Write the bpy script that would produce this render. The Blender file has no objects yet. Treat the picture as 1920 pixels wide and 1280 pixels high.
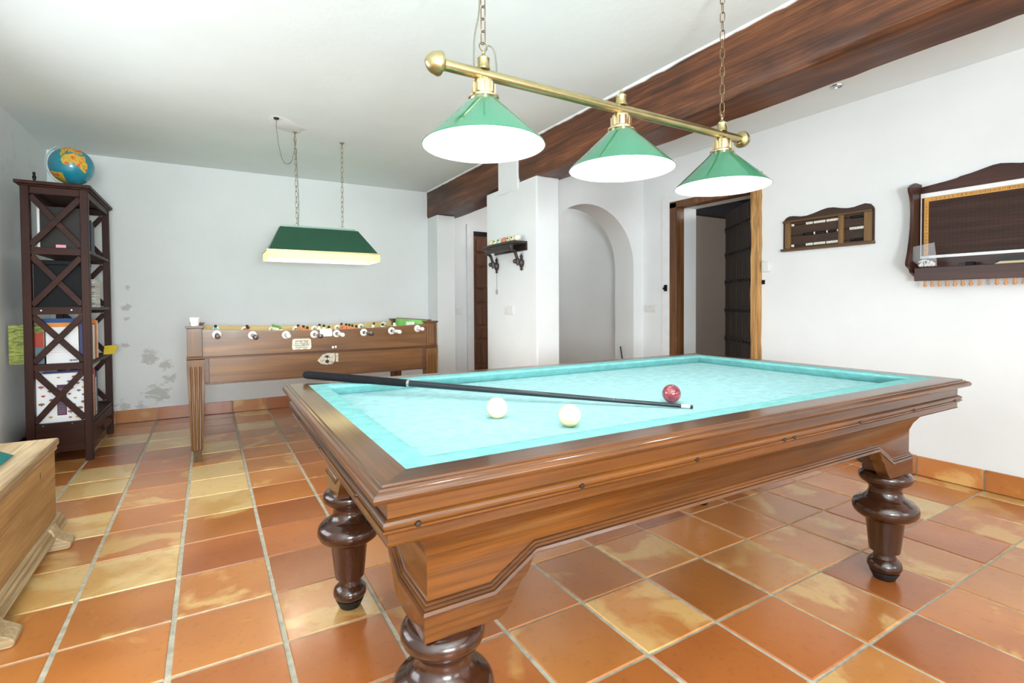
import bpy, math, random
from mathutils import Vector, Matrix
random.seed(7)
PI = math.pi
scene = bpy.context.scene
COL = scene.collection

# ------------------------------------------------------------------ camera, world, lights, exposure
cam_d = bpy.data.cameras.new('camera'); cam = bpy.data.objects.new('camera', cam_d); COL.objects.link(cam)
F_, PITCH, ROLL, YAW, CH, CX, CY = 951.1017, 0.0220246, -0.0058904, 0.5270887, 1.0510789, 945.0839, 591.3334
fw = Vector((math.sin(YAW)*math.cos(PITCH), math.cos(YAW)*math.cos(PITCH), -math.sin(PITCH)))
rt = Vector((math.cos(YAW), -math.sin(YAW), 0)); up = rt.cross(fw)
r2 = rt*math.cos(ROLL)+up*math.sin(ROLL); u2 = -rt*math.sin(ROLL)+up*math.cos(ROLL)
cam.matrix_world = Matrix(((r2.x,u2.x,-fw.x,0),(r2.y,u2.y,-fw.y,0),(r2.z,u2.z,-fw.z,CH),(0,0,0,1)))
cam_d.sensor_fit = 'HORIZONTAL'; cam_d.sensor_width = 36.0
cam_d.lens = F_*36.0/1920
cam_d.shift_x = (960-CX)/1920; cam_d.shift_y = -(640-CY)/1920
cam_d.clip_start = 0.02; cam_d.clip_end = 100
scene.camera = cam

world = bpy.data.worlds.new('World'); scene.world = world; world.use_nodes = True
bg = world.node_tree.nodes['Background']; bg.inputs[0].default_value = (0.75, 0.85, 1.0, 1); bg.inputs[1].default_value = 1.0

def area_light(name, loc, rot, sx, sy, power, color, spread=PI):
    l = bpy.data.lights.new(name, 'AREA'); l.shape = 'RECTANGLE'; l.size = sx; l.size_y = sy; l.energy = power; l.color = color; l.spread = spread
    o = bpy.data.objects.new(name, l); COL.objects.link(o); o.location = loc; o.rotation_euler = rot
    return o
# daylight outside the two windows behind the photographer and the two in the left wall behind him
DAY = (0.95, 0.975, 1.0)
area_light('daylight_window', (0.1, -2.95, 1.45), (PI/2, 0, 0), 1.5, 1.5, 62, DAY)
area_light('daylight_window', (2.5, -2.95, 1.45), (PI/2, 0, 0), 1.5, 1.5, 45, DAY)
area_light('daylight_window', (-1.40, 2.7, 1.22), (PI/2, 0, -PI/2), 1.9, 1.2, 38, DAY, math.radians(150))
# two added fill lights behind the camera, brightening the ceiling and far room
area_light('ceiling_fill', (0.6, -1.3, 1.5), (PI, 0, 0), 0.9, 0.9, 30, (0.86, 0.985, 1.0))
area_light('front_fill', (0.0, -1.4, 1.05), (math.radians(130), 0, math.radians(8)), 0.8, 0.5, 150, (0.88, 0.985, 1.0))
def point_light(name, loc, power, color, radius, parent=None):
    l = bpy.data.lights.new(name, 'POINT'); l.energy = power; l.color = color; l.shadow_soft_size = radius
    o = bpy.data.objects.new(name, l); COL.objects.link(o); o.location = loc
    return o
vs = scene.view_settings
scene.display_settings.display_device = 'sRGB'
vs.view_transform = 'Standard'; vs.look = 'None'; vs.gamma = 1.0; vs.use_curve_mapping = False
vs.exposure = 0.24
cy = scene.cycles
cy.use_denoising = True
cy.max_bounces = 10; cy.diffuse_bounces = 6; cy.glossy_bounces = 4; cy.transmission_bounces = 6; cy.transparent_max_bounces = 8
cy.sample_clamp_indirect = 6.0; cy.caustics_reflective = False; cy.caustics_refractive = False

# ------------------------------------------------------------------ materials
def lin(r, g, b):
    def c(v):
        v /= 255.0
        return v/12.92 if v <= 0.04045 else ((v+0.055)/1.055)**2.4
    return (c(r), c(g), c(b), 1.0)
class NT:
    def __init__(s, name):
        s.m = bpy.data.materials.new(name); s.m.use_nodes = True; s.t = s.m.node_tree; s.n = s.t.nodes; s.l = s.t.links
        s.b = s.n['Principled BSDF']
    def node(s, typ, **kw):
        n = s.n.new(typ)
        for k, v in kw.items():
            if k.startswith('i_'): n.inputs[k[2:].replace('_', ' ')].default_value = v
            else: setattr(n, k, v)
        return n
    def link(s, a, b): s.l.new(a, b)
    def ramp(s, fac, stops):
        r = s.node('ShaderNodeValToRGB'); e = r.color_ramp.elements
        e[0].position, e[0].color = stops[0]; e[1].position, e[1].color = stops[-1]
        for p, c in stops[1:-1]:
            x = e.new(p); x.color = c
        s.link(fac, r.inputs[0]); return r.outputs[0]
    def mix(s, fac, a, b, mode='MIX'):
        m = s.node('ShaderNodeMix', data_type='RGBA', blend_type=mode)
        for val, idx in ((fac, 0), (a, 6), (b, 7)):
            if hasattr(val, 'links') or hasattr(val, 'is_linked'): s.link(val, m.inputs[idx])
            else: m.inputs[idx].default_value = val
        return m.outputs[2]
    def coord(s, scale=(1,1,1), rnd=False, kind='Object'):
        tc = s.node('ShaderNodeTexCoord'); mp = s.node('ShaderNodeMapping'); mp.inputs['Scale'].default_value = scale
        s.link(tc.outputs[kind], mp.inputs[0])
        if rnd:
            oi = s.node('ShaderNodeObjectInfo'); mu = s.node('ShaderNodeMath', operation='MULTIPLY'); mu.inputs[1].default_value = 37.0
            s.link(oi.outputs['Random'], mu.inputs[0])
            s.link(mu.outputs[0], mp.inputs['Location'])
        return mp.outputs[0]
    def noise(s, vec, scale, detail=4, rough=0.55, dist=0.0):
        n = s.node('ShaderNodeTexNoise'); n.inputs['Scale'].default_value = scale; n.inputs['Detail'].default_value = detail
        n.inputs['Roughness'].default_value = rough; n.inputs['Distortion'].default_value = dist
        s.link(vec, n.inputs['Vector']); return n.outputs[0]
    def bump(s, h, strength, dist=0.01):
        b = s.node('ShaderNodeBump'); b.inputs['Strength'].default_value = strength; b.inputs['Distance'].default_value = dist
        s.link(h, b.inputs['Height']); s.link(b.outputs[0], s.b.inputs['Normal'])
    def col(s, c):
        if hasattr(c, 'is_linked'): s.link(c, s.b.inputs['Base Color'])
        else: s.b.inputs['Base Color'].default_value = c
    def set(s, rough=0.5, metal=0.0, coat=0.0, spec=None, crough=0.1):
        s.b.inputs['Roughness'].default_value = rough; s.b.inputs['Metallic'].default_value = metal
        s.b.inputs['Coat Weight'].default_value = coat; s.b.inputs['Coat Roughness'].default_value = crough
        if spec is not None: s.b.inputs['Specular IOR Level'].default_value = spec
        return s.m
def plain(name, c, rough=0.5, metal=0.0, coat=0.0, var=0.06, nscale=14, spec=None, bump=0.0):
    t = NT(name); v = t.coord(); n = t.noise(v, nscale, 3)
    d = tuple(max(0, x*(1-var*2)) for x in c[:3])+(1,); l = tuple(min(1, x*(1+var)) for x in c[:3])+(1,)
    t.col(t.ramp(n, [(0.3, d), (0.7, l)]))
    if bump: t.bump(n, bump)
    return t.set(rough, metal, coat, spec)
def wood(name, dark, light, axis='x', rough=0.35, coat=0.0, scale=1.0, mid=None, bump=0.12, streak=0.5, rnd=True, spec=None, big=0.0):
    t = NT(name); k = {'x': (0.55, 7, 7), 'y': (7, 0.55, 7), 'z': (7, 7, 0.55)}[axis]
    k = tuple(a*scale for a in k)
    v = t.coord(k, rnd)
    n1 = t.noise(v, 2.2, 5, 0.6, 0.7)
    k2 = tuple(a*(9 if a > scale else 2.0) for a in k); v2 = t.coord(k2, rnd); n2 = t.noise(v2, 2.0, 3, 0.6)
    stops = [(0.28, dark), (0.72, light)] if mid is None else [(0.25, dark), (0.5, mid), (0.75, light)]
    c = t.ramp(n1, stops)
    st = t.ramp(n2, [(0.35, (1-streak, 1-streak, 1-streak, 1)), (0.6, (1, 1, 1, 1))])
    c = t.mix(1.0, c, st, 'MULTIPLY')
    if big:
        vb = t.coord((2.2, 0.9, 2.2), rnd); nb = t.noise(vb, 1.1, 4, 0.6, 1.0); lo = 1-big
        c = t.mix(1.0, c, t.ramp(nb, [(0.36, (lo, lo*0.98, lo, 1)), (0.62, (1, 1, 1, 1))]), 'MULTIPLY')
    t.col(c)
    if bump: t.bump(n2, bump, 0.004)
    return t.set(rough, 0, coat, spec)
# plaster
def plaster(name, c, patches=(), dirt=0.0, bump=0.12):
    t = NT(name); v = t.coord()
    n = t.noise(v, 1.3, 5, 0.6)
    c2 = tuple(x*0.93 for x in c[:3])+(1,)
    colr = t.ramp(n, [(0.3, c2), (0.7, c)])
    if dirt:
        nd = t.noise(v, 2.6, 6, 0.65, 0.5)
        m = t.ramp(nd, [(0.56, (0,0,0,1)), (0.75, (dirt,dirt,dirt,1))])
        colr = t.mix(m, colr, lin(150,152,150))
    if patches:
        acc = None
        for (px, py, pz, rad) in patches:
            sub = t.node('ShaderNodeVectorMath', operation='DISTANCE'); t.link(v, sub.inputs[0]); sub.inputs[1].default_value = (px, py, pz)
            mr = t.node('ShaderNodeMapRange'); mr.inputs[1].default_value = 0.0; mr.inputs[2].default_value = rad; mr.inputs[3].default_value = 1; mr.inputs[4].default_value = 0
            t.link(sub.outputs['Value'], mr.inputs[0])
            if acc is None: acc = mr.outputs[0]
            else:
                mx = t.node('ShaderNodeMath', operation='MAXIMUM'); t.link(acc, mx.inputs[0]); t.link(mr.outputs[0], mx.inputs[1]); acc = mx.outputs[0]
        vv = t.coord((0.7, 1, 1.7)); ne = t.noise(vv, 19, 8, 0.75, 0.4)
        ad = t.node('ShaderNodeMath', operation='MULTIPLY'); t.link(acc, ad.inputs[0]); ad.inputs[1].default_value = 0.42
        a2 = t.node('ShaderNodeMath', operation='ADD'); t.link(ad.outputs[0], a2.inputs[0]); t.link(ne, a2.inputs[1])
        m = t.ramp(a2.outputs[0], [(0.74, (0,0,0,1)), (0.80, (0.8,0.8,0.8,1))])
        colr = t.mix(m, colr, lin(190,190,186))
    t.col(colr)
    nb = t.noise(v, 9, 5, 0.6); t.bump(nb, bump, 0.02)
    return t.set(0.75, 0, 0, 0.25)
M = {}
WHITE = (0.82, 0.845, 0.86, 1)
M['wall'] = plaster('white_plaster', WHITE)
M['wall_dirty'] = plaster('grey_smudged_plaster', (0.74, 0.76, 0.76, 1), dirt=0.35)
M['ceiling'] = plaster('ceiling_plaster', (0.815, 0.88, 0.89, 1))
M['taupe'] = plaster('taupe_plaster', lin(178,168,160))
M['slate'] = plain('dark_slate', lin(62,62,70), 0.7)  # dark slate tone for the wall-top band and ceiling beyond the door
M['casing'] = plain('white_painted_casing', (0.80,0.81,0.82,1), 0.5, var=0.02)
M['grout'] = plain('grey_grout', lin(186,178,158), 0.9, var=0.14, nscale=30, bump=0.3)
def tile_mat(name, dk, og, ye, bias, coat=0.6):
    t = NT(name)
    v = t.coord((1,1,1), True)
    n1 = t.noise(v, 3.4, 4, 0.5, 0.5); n2 = t.noise(v, 2.0, 2, 0.5, 0.3); n3 = t.noise(v, 38, 3, 0.6)
    base = t.ramp(n2, [(0.3, dk), (0.7, og)])
    m = t.ramp(n1, [(bias, (0,0,0,1)), (bias+0.07, (0.75,0.75,0.75,1))])
    c = t.mix(m, base, ye)
    sp = t.ramp(n3, [(0.28, (0.86,0.84,0.82,1)), (0.45, (1,1,1,1))])
    c = t.mix(1.0, c, sp, 'MULTIPLY')
    oi = t.node('ShaderNodeObjectInfo')
    br = t.node('ShaderNodeMapRange'); br.inputs[3].default_value = 0.86; br.inputs[4].default_value = 1.12
    t.link(oi.outputs['Random'], br.inputs[0])
    cb = t.node('ShaderNodeCombineColor')
    for i in range(3): t.link(br.outputs[0], cb.inputs[i])
    t.col(t.mix(1.0, c, cb.outputs[0], 'MULTIPLY'))
    nb = t.noise(v, 7, 4, 0.6, 0.2); t.bump(nb, 0.25, 0.006)
    rr = t.node('ShaderNodeMapRange'); rr.inputs[3].default_value = 0.24; rr.inputs[4].default_value = 0.5; t.link(n1, rr.inputs[0])
    t.set(0.38, 0, coat, 0.5, 0.18); t.link(rr.outputs[0], t.b.inputs['Roughness'])
    return t.m
TILES = [tile_mat('terracotta_orange', lin(166,96,40), lin(194,122,58), lin(212,166,96), 0.60),
         tile_mat('terracotta_deep', lin(152,82,35), lin(182,106,48), lin(204,154,86), 0.66),
         tile_mat('terracotta_mixed', lin(178,108,50), lin(200,134,72), lin(216,174,110), 0.52),
         tile_mat('terracotta_ochre', lin(196,146,82), lin(208,164,100), lin(220,188,130), 0.45)]
M['beam'] = wood('hewn_dark_beam', lin(56,30,18), lin(152,94,52), 'y', 0.5, 0.08, 0.8, mid=lin(110,62,34), bump=0.5, streak=0.5, rnd=False, big=0.5)
M['walnut_x'] = wood('varnished_walnut', lin(56,28,7), lin(116,67,22), 'x', 0.3, 0.5, 1.0, streak=0.42, bump=0.04)
M['walnut_y'] = wood('varnished_walnut_cross', lin(56,28,7), lin(116,67,22), 'y', 0.3, 0.5, 1.0, streak=0.42, bump=0.04)
M['walnut_leg'] = wood('dark_turned_walnut', lin(38,18,10), lin(70,36,20), 'z', 0.25, 0.5, 1.0, streak=0.3, bump=0.03)
M['rubber'] = plain('black_rubber', lin(22,21,22), 0.5)
M['foos_x'] = wood('foosball_wood', lin(86,52,19), lin(132,87,37), 'x', 0.35, 0.25, 1.0, streak=0.25, bump=0.05)
M['foos_y'] = wood('foosball_wood_cross', lin(86,52,19), lin(132,87,37), 'y', 0.35, 0.25, 1.0, streak=0.25, bump=0.05)
M['foos_leg'] = wood('foosball_leg_wood', lin(84,52,20), lin(132,88,38), 'z', 0.4, 0.2, 1.0, streak=0.35, bump=0.1)
M['foos_dark'] = wood('foosball_dark_moulding', lin(70,38,18), lin(104,60,30), 'x', 0.35, 0.25, 1.0, streak=0.25, bump=0.05)
M['foos_in'] = wood('pale_inner_wood', lin(186,150,92), lin(214,182,122), 'x', 0.45, 0.1, 1.0, streak=0.15, bump=0.03)
M['mahog'] = wood('dark_mahogany', lin(36,15,9), lin(70,31,19), 'z', 0.5, 0.0, 1.2, streak=0.3, bump=0.06, spec=0.25)
M['mahog_x'] = wood('dark_mahogany_across', lin(36,15,9), lin(70,31,19), 'x', 0.5, 0.0, 1.2, streak=0.3, bump=0.06, spec=0.25)
M['mahog_y'] = wood('dark_mahogany_along', lin(36,15,9), lin(70,31,19), 'y', 0.5, 0.0, 1.2, streak=0.3, bump=0.06, spec=0.25)
M['pine'] = wood('raw_pine', lin(146,104,58), lin(190,152,98), 'y', 0.6, 0, 0.9, streak=0.22, bump=0.12)
M['pine_grey'] = wood('weathered_pine', lin(150,120,80), lin(200,176,138), 'y', 0.65, 0, 1.2, streak=0.35, bump=0.3)
M['pine_x'] = wood('weathered_pine_cross', lin(150,120,80), lin(200,176,138), 'x', 0.65, 0, 1.2, streak=0.35, bump=0.3)
M['rack'] = wood('red_brown_mahogany', lin(44,19,12), lin(80,39,26), 'y', 0.4, 0.0, 1.0, streak=0.25, bump=0.04)
M['rack_z'] = wood('red_brown_mahogany_upright', lin(44,19,12), lin(80,39,26), 'z', 0.4, 0.0, 1.0, streak=0.25, bump=0.04)
M['oak_y'] = wood('brown_oak', lin(66,44,22), lin(112,80,44), 'y', 0.45, 0.1, 1.5, streak=0.25, bump=0.05)
M['oak_back'] = wood('dark_oak_back', lin(44,26,14), lin(76,48,28), 'y', 0.5, 0.05, 1.5, streak=0.25, bump=0.05)
M['oak_z'] = wood('brown_oak_upright', lin(96,68,36), lin(140,104,60), 'z', 0.45, 0.1, 1.5, streak=0.25, bump=0.05)
M['jamb'] = wood('worn_orange_timber', lin(120,84,48), lin(220,176,116), 'z', 0.65, 0, 0.9, mid=lin(200,150,90), streak=0.5, bump=0.3)
M['jamb_dark'] = wood('brown_door_timber', lin(78,46,24), lin(140,92,50), 'z', 0.55, 0.05, 1.0, streak=0.4, bump=0.2)
M['leaf'] = wood('blackened_door_board', lin(34,28,25), lin(62,52,45), 'z', 0.6, 0, 1.0, streak=0.4, bump=0.3)
M['door1'] = wood('panelled_brown_door', lin(70,38,22), lin(120,72,44), 'z', 0.45, 0.1, 1.2, streak=0.35, bump=0.1)
M['iron'] = plain('black_iron', lin(34,32,31), 0.45, 0.7)
M['ironwood'] = plain('dark_carved_wood', lin(46,36,32), 0.4, 0, 0.2)
M['brass'] = plain('brushed_brass', lin(190,178,132), 0.3, 1.0, var=0.08)
M['brass_pale'] = plain('pale_polished_brass', lin(226,206,170), 0.2, 1.0, var=0.1, nscale=40)
M['brass_dark'] = plain('aged_brass', lin(92,66,32), 0.5, 0.3, var=0.3, nscale=90)
M['steel'] = plain('chrome_steel', lin(200,200,200), 0.2, 1.0)
M['chain'] = plain('bronze_chain', lin(140,118,92), 0.35, 0.9)
M['chain_pale'] = plain('pale_brass_chain', lin(158,146,116), 0.35, 0.8)
M['bolt'] = plain('dark_bolt', lin(60,46,38), 0.4, 0.6)
M['white_plastic'] = plain('white_plastic', lin(226,226,224), 0.35, var=0.02)
M['ivory'] = plain('ivory_resin', lin(240,216,164), 0.15, 0, 0.3, var=0.02)
M['white_bead'] = plain('white_bead', lin(235,232,222), 0.3, var=0.02)
M['black_bead'] = plain('black_bead', lin(22,18,18), 0.3)
M['brown_handle'] = plain('dark_brown_handle', lin(62,34,24), 0.3, 0, 0.3)
M['paper'] = plain('white_paper', lin(238,238,240), 0.7, var=0.02)
M['orange_paint'] = plain('orange_paint', lin(224,112,60), 0.5)
M['teal_paint'] = plain('light_teal_paint', lin(120,190,200), 0.5)
M['white_paint'] = plain('cream_paint', lin(230,228,208), 0.5)
M['black_paint'] = plain('black_paint', lin(26,26,24), 0.45)
M['skin_green'] = plain('green_paint', lin(110,150,70), 0.5)
M['green_field'] = plain('light_green_paint', lin(132,196,110), 0.55, var=0.12, nscale=5)
def cloth(name, c, sheen=True):
    t = NT(name); v = t.coord(); n = t.noise(v, 26, 5, 0.7); nf = t.noise(v, 420, 2, 0.5)
    d = tuple(x*0.88 for x in c[:3])+(1,); l = tuple(min(1, x*1.10+0.01) for x in c[:3])+(1,)
    t.col(t.ramp(n, [(0.38, d), (0.66, l)])); t.bump(nf, 0.15, 0.002)
    return t.set(0.9, 0, 0, 0.12)
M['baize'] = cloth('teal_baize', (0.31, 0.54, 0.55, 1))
M['baize_rail'] = cloth('shaded_cushion_cloth', (0.18, 0.43, 0.42, 1))  # same cloth as the bed, colour darkened for shade on the cushion faces
def redball():
    t = NT('marbled_red_resin'); v = t.coord(); n = t.noise(v, 60, 4, 0.7)
    t.col(t.ramp(n, [(0.4, lin(96,18,34)), (0.62, lin(150,60,70))])); return t.set(0.08, 0, 1.0)
M['red_ball'] = redball()
M['cue_grip'] = plain('black_rubber_grip', lin(14,14,18), 0.7, bump=0.6, nscale=400, spec=0.2)
M['cue_shaft'] = plain('black_lacquer', lin(16,24,30), 0.2, 0, 0.4)
M['cue_white'] = plain('white_ferrule', lin(236,238,236), 0.3)
def shade_mat():
    t = NT('green_glass_shade'); v = t.coord(); n = t.noise(v, 3, 2)
    t.col(t.ramp(n, [(0.3, lin(44,108,80)), (0.7, lin(58,124,96))])); t.set(0.08, 0, 1.0, 0.6, 0.04)
    tr = t.node('ShaderNodeBsdfTranslucent'); tr.inputs[0].default_value = lin(120,200,160)
    mx = t.node('ShaderNodeMixShader'); mx.inputs[0].default_value = 0.2
    out = t.n['Material Output']; t.link(t.b.outputs[0], mx.inputs[1]); t.link(tr.outputs[0], mx.inputs[2]); t.link(mx.outputs[0], out.inputs[0])
    return t.m
M['shade'] = shade_mat()
def opal():
    t = NT('opal_white_lining'); t.col((0.88,0.88,0.88,1)); t.set(0.5)
    tr = t.node('ShaderNodeBsdfTranslucent'); tr.inputs[0].default_value = (0.8,0.85,0.8,1)
    mx = t.node('ShaderNodeMixShader'); mx.inputs[0].default_value = 0.15
    out = t.n['Material Output']; t.link(t.b.outputs[0], mx.inputs[1]); t.link(tr.outputs[0], mx.inputs[2]); t.link(mx.outputs[0], out.inputs[0])
    return t.m
M['opal'] = opal()
def emit(name, c, s):
    t = NT(name); t.col(c); t.b.inputs['Emission Color'].default_value = c; t.b.inputs['Emission Strength'].default_value = s
    return t.m
M['bulb'] = emit('lit_bulb', (1.0, 0.98, 0.95, 1), 12)
M['tube'] = emit('lit_fluorescent_tube', (1.0, 0.95, 0.82, 1), 22)
M['green_metal'] = plain('dark_green_enamel', lin(24,74,52), 0.35, 0, 0.2, var=0.08, nscale=3)
M['green_pale'] = plain('pale_green_enamel', lin(140,170,155), 0.35, 0, 0.2)
def fringe():
    t = NT('cream_fabric_band'); t.col(lin(252,242,210)); t.set(0.8)
    v = t.coord((60,60,1)); n = t.noise(v, 3, 3); t.bump(n, 0.3)
    tr = t.node('ShaderNodeBsdfTranslucent'); tr.inputs[0].default_value = lin(252,240,200)
    mx = t.node('ShaderNodeMixShader'); mx.inputs[0].default_value = 0.6
    out = t.n['Material Output']; t.link(t.b.outputs[0], mx.inputs[1]); t.link(tr.outputs[0], mx.inputs[2]); t.link(mx.outputs[0], out.inputs[0])
    return t.m
M['fringe'] = fringe()
M['cable'] = plain('grey_cable', lin(110,108,96), 0.5)
M['cable_black'] = plain('black_cable', lin(24,24,26), 0.5)
def glassy(name, c=(1,1,1,1), fac=0.12, rough=0.08):
    t = NT(name); t.col(c); t.set(rough, 0, 0, 0.6)
    tr = t.node('ShaderNodeBsdfTransparent'); tr.inputs[0].default_value = (0.96,0.97,0.97,1)
    mx = t.node('ShaderNodeMixShader'); mx.inputs[0].default_value = fac
    out = t.n['Material Output']; t.link(tr.outputs[0], mx.inputs[1]); t.link(t.b.outputs[0], mx.inputs[2]); t.link(mx.outputs[0], out.inputs[0])
    return t.m
M['pane'] = glassy('window_glass', (1,1,1,1), 0.06)
M['plastic_bag'] = glassy('clear_plastic_film', lin(235,235,240), 0.14, 0.12)
M['acrylic'] = glassy('clear_acrylic_ring', lin(190,220,220), 0.45, 0.1)
M['silver_plate'] = plain('worn_silver_plate', lin(196,190,172), 0.35, 0.5, var=0.25, nscale=60)
def globe_mat():
    t = NT('printed_globe'); tc = t.coord()
    n = t.noise(tc, 7.5, 5, 0.55, 0.4); n2 = t.noise(tc, 26, 3, 0.6)
    land = t.ramp(n2, [(0.3, lin(196,84,40)), (0.5, lin(226,176,60)), (0.68, lin(120,150,60))])
    m = t.ramp(n, [(0.54, (0,0,0,1)), (0.57, (1,1,1,1))])
    t.col(t.mix(m, lin(34,136,158), land)); return t.set(0.25, 0, 0.5)
M['globe_sea'] = plain('globe_blue_sea', lin(36,134,156), 0.25, 0, 0.4, var=0.08)
def land_mat():
    t = NT('printed_land'); v = t.coord(); n = t.noise(v, 30, 3, 0.6)
    t.col(t.ramp(n, [(0.34, lin(196,84,40)), (0.5, lin(226,176,60)), (0.66, lin(130,150,62))])); return t.set(0.25, 0, 0.4)
M['land'] = land_mat()
M['mirror_dark'] = plain('dark_smoked_glass', lin(40,35,30), 0.35, 0, 0.0, spec=0.25)
M['teal_cloth'] = plain('teal_fabric', lin(8,118,116), 0.8, bump=0.2)

# ------------------------------------------------------------------ mesh helpers
class G:
    def __init__(s): s.v = []; s.f = []
    def add(s, vs, fs):
        o = len(s.v); s.v += [tuple(a) for a in vs]; s.f += [tuple(i+o for i in f) for f in fs]; return s
    def box(s, x0, x1, y0, y1, z0, z1):
        return s.add([(x0,y0,z0),(x1,y0,z0),(x1,y1,z0),(x0,y1,z0),(x0,y0,z1),(x1,y0,z1),(x1,y1,z1),(x0,y1,z1)],
                     [(0,3,2,1),(4,5,6,7),(0,1,5,4),(1,2,6,5),(2,3,7,6),(3,0,4,7)])
    def hexa(s, b, t):
        return s.add(list(b)+list(t), [(0,3,2,1),(4,5,6,7),(0,1,5,4),(1,2,6,5),(2,3,7,6),(3,0,4,7)])
    def prism(s, poly, axis, a0, a1):
        n = len(poly)
        P = {'x': lambda p, a: (a, p[0], p[1]), 'y': lambda p, a: (p[0], a, p[1]), 'z': lambda p, a: (p[0], p[1], a)}[axis]
        return s.add([P(p, a0) for p in poly]+[P(p, a1) for p in poly],
                     [tuple(range(n))[::-1], tuple(range(n, 2*n))]+[(i, (i+1) % n, n+(i+1) % n, n+i) for i in range(n)])
    def cyl(s, p0, p1, r0, r1=None, n=16, caps=True):
        r1 = r0 if r1 is None else r1
        p0 = Vector(p0); p1 = Vector(p1); d = (p1-p0).normalized()
        a = d.orthogonal().normalized(); b = d.cross(a)
        vs = []
        for p, r in ((p0, r0), (p1, r1)):
            vs += [p+(a*math.cos(2*PI*i/n)+b*math.sin(2*PI*i/n))*r for i in range(n)]
        fs = [(i, (i+1) % n, n+(i+1) % n, n+i) for i in range(n)]
        if caps: fs += [tuple(range(n))[::-1], tuple(range(n, 2*n))]
        return s.add(vs, fs)
    def lathe(s, prof, c=(0,0,0), n=32, axis='z', closed=False, caps=True):
        vs = []; m = len(prof)
        for r, z in prof:
            for i in range(n):
                a = 2*PI*i/n; x, y = r*math.cos(a), r*math.sin(a)
                if axis == 'z': vs.append((c[0]+x, c[1]+y, c[2]+z))
                elif axis == 'x': vs.append((c[0]+z, c[1]+x, c[2]+y))
                else: vs.append((c[0]+y, c[1]+z, c[2]+x))
        fs = []
        for k in range(m if closed else m-1):
            k2 = (k+1) % m
            for i in range(n): fs.append((k*n+i, k*n+(i+1) % n, k2*n+(i+1) % n, k2*n+i))
        if not closed and caps:
            if prof[0][0] > 1e-6: fs.append(tuple(range(n))[::-1])
            if prof[-1][0] > 1e-6: fs.append(tuple(range((m-1)*n, m*n)))
        return s.add(vs, fs)
    def sphere(s, c, r, n=24, m=12, sc=(1,1,1)):
        prof = [(r*math.sin(PI*k/m), -r*math.cos(PI*k/m)) for k in range(m+1)]
        prof[0] = (1e-5, -r); prof[-1] = (1e-5, r)
        o = len(s.v); s.lathe(prof, (0,0,0), n)
        for i in range(o, len(s.v)):
            x, y, z = s.v[i]; s.v[i] = (c[0]+x*sc[0], c[1]+y*sc[1], c[2]+z*sc[2])
        return s
    def tube(s, pts, r, n=8, closed=False):
        pts = [Vector(p) for p in pts]; m = len(pts); vs = []; prev = None
        for k, p in enumerate(pts):
            if closed: d = pts[(k+1) % m]-pts[k-1]
            else: d = pts[min(k+1, m-1)]-pts[max(k-1, 0)]
            d.normalize()
            a = d.orthogonal().normalized() if prev is None else (prev-d*prev.dot(d)).normalized()
            prev = a; b = d.cross(a); rr = r[k] if isinstance(r, (list, tuple)) else r
            vs += [p+(a*math.cos(2*PI*i/n)+b*math.sin(2*PI*i/n))*rr for i in range(n)]
        fs = []
        for k in range(m if closed else m-1):
            k2 = (k+1) % m
            for i in range(n): fs.append((k*n+i, k*n+(i+1) % n, k2*n+(i+1) % n, k2*n+i))
        if not closed: fs += [tuple(range(n))[::-1], tuple(range((m-1)*n, m*n))]
        return s.add(vs, fs)
    def bar(s, p0, p1, w, h, side):
        """beam from p0 to p1, w along `side`, h along the third axis"""
        p0 = Vector(p0); p1 = Vector(p1); d = (p1-p0).normalized(); a = Vector(side); a = (a-d*a.dot(d)).normalized(); b = d.cross(a)
        q = [(-w/2, -h/2), (w/2, -h/2), (w/2, h/2), (-w/2, h/2)]
        return s.hexa([p0+a*x+b*y for x, y in q], [p1+a*x+b*y for x, y in q])
    def mesh(s, name, smooth=35):
        me = bpy.data.meshes.new(name); me.from_pydata(s.v, [], s.f); me.validate(); me.update()
        import bmesh
        bm = bmesh.new(); bm.from_mesh(me); bmesh.ops.recalc_face_normals(bm, faces=bm.faces); bm.to_mesh(me); bm.free()
        if smooth:
            me.shade_smooth()
            me.set_sharp_from_angle(angle=math.radians(smooth))
        return me
def flat(name, c): 
    if name not in M: M[name] = plain(name, c, 0.55, var=0.05)
    return name
def curve(pts, n=6):
    P = [Vector(p) for p in pts]; out = []
    for i in range(len(P)-1):
        a, b, c, d = P[max(i-1, 0)], P[i], P[i+1], P[min(i+2, len(P)-1)]
        for k in range(n):
            t = k/n; out.append(0.5*((2*b)+(c-a)*t+(2*a-5*b+4*c-d)*t*t+(3*b-a-3*c+d)*t**3))
    return out+[P[-1]]
def origin_of(o):
    v = Vector((0,0,0))
    while o is not None: v += o.location; o = o.parent
    return v
def link(name, me, mat, parent=None, loc=None):
    o = bpy.data.objects.new(name, me); COL.objects.link(o)
    if mat is not None:
        mat = M[mat] if isinstance(mat, str) else mat
        if not me.materials: me.materials.append(mat)
        elif me.materials[0] != mat:
            o.material_slots[0].link = 'OBJECT'; o.material_slots[0].material = mat
    if parent: o.parent = parent
    if loc is not None: o.location = loc
    return o
def part(name, g, mat, parent=None, bevel=0.0, smooth=35, local=False, label=None):
    """g is in world coordinates unless local; the mesh is stored relative to the parent"""
    if parent is not None and not local:
        off = origin_of(parent); g.v = [(a[0]-off.x, a[1]-off.y, a[2]-off.z) for a in g.v]
    o = link(name, g.mesh(name, smooth), mat, parent)
    if bevel:
        b = o.modifiers.new('bevel', 'BEVEL'); b.width = bevel; b.segments = 2; b.limit_method = 'ANGLE'; b.angle_limit = math.radians(40)
    if label: o['label'] = label
    return o
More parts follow.
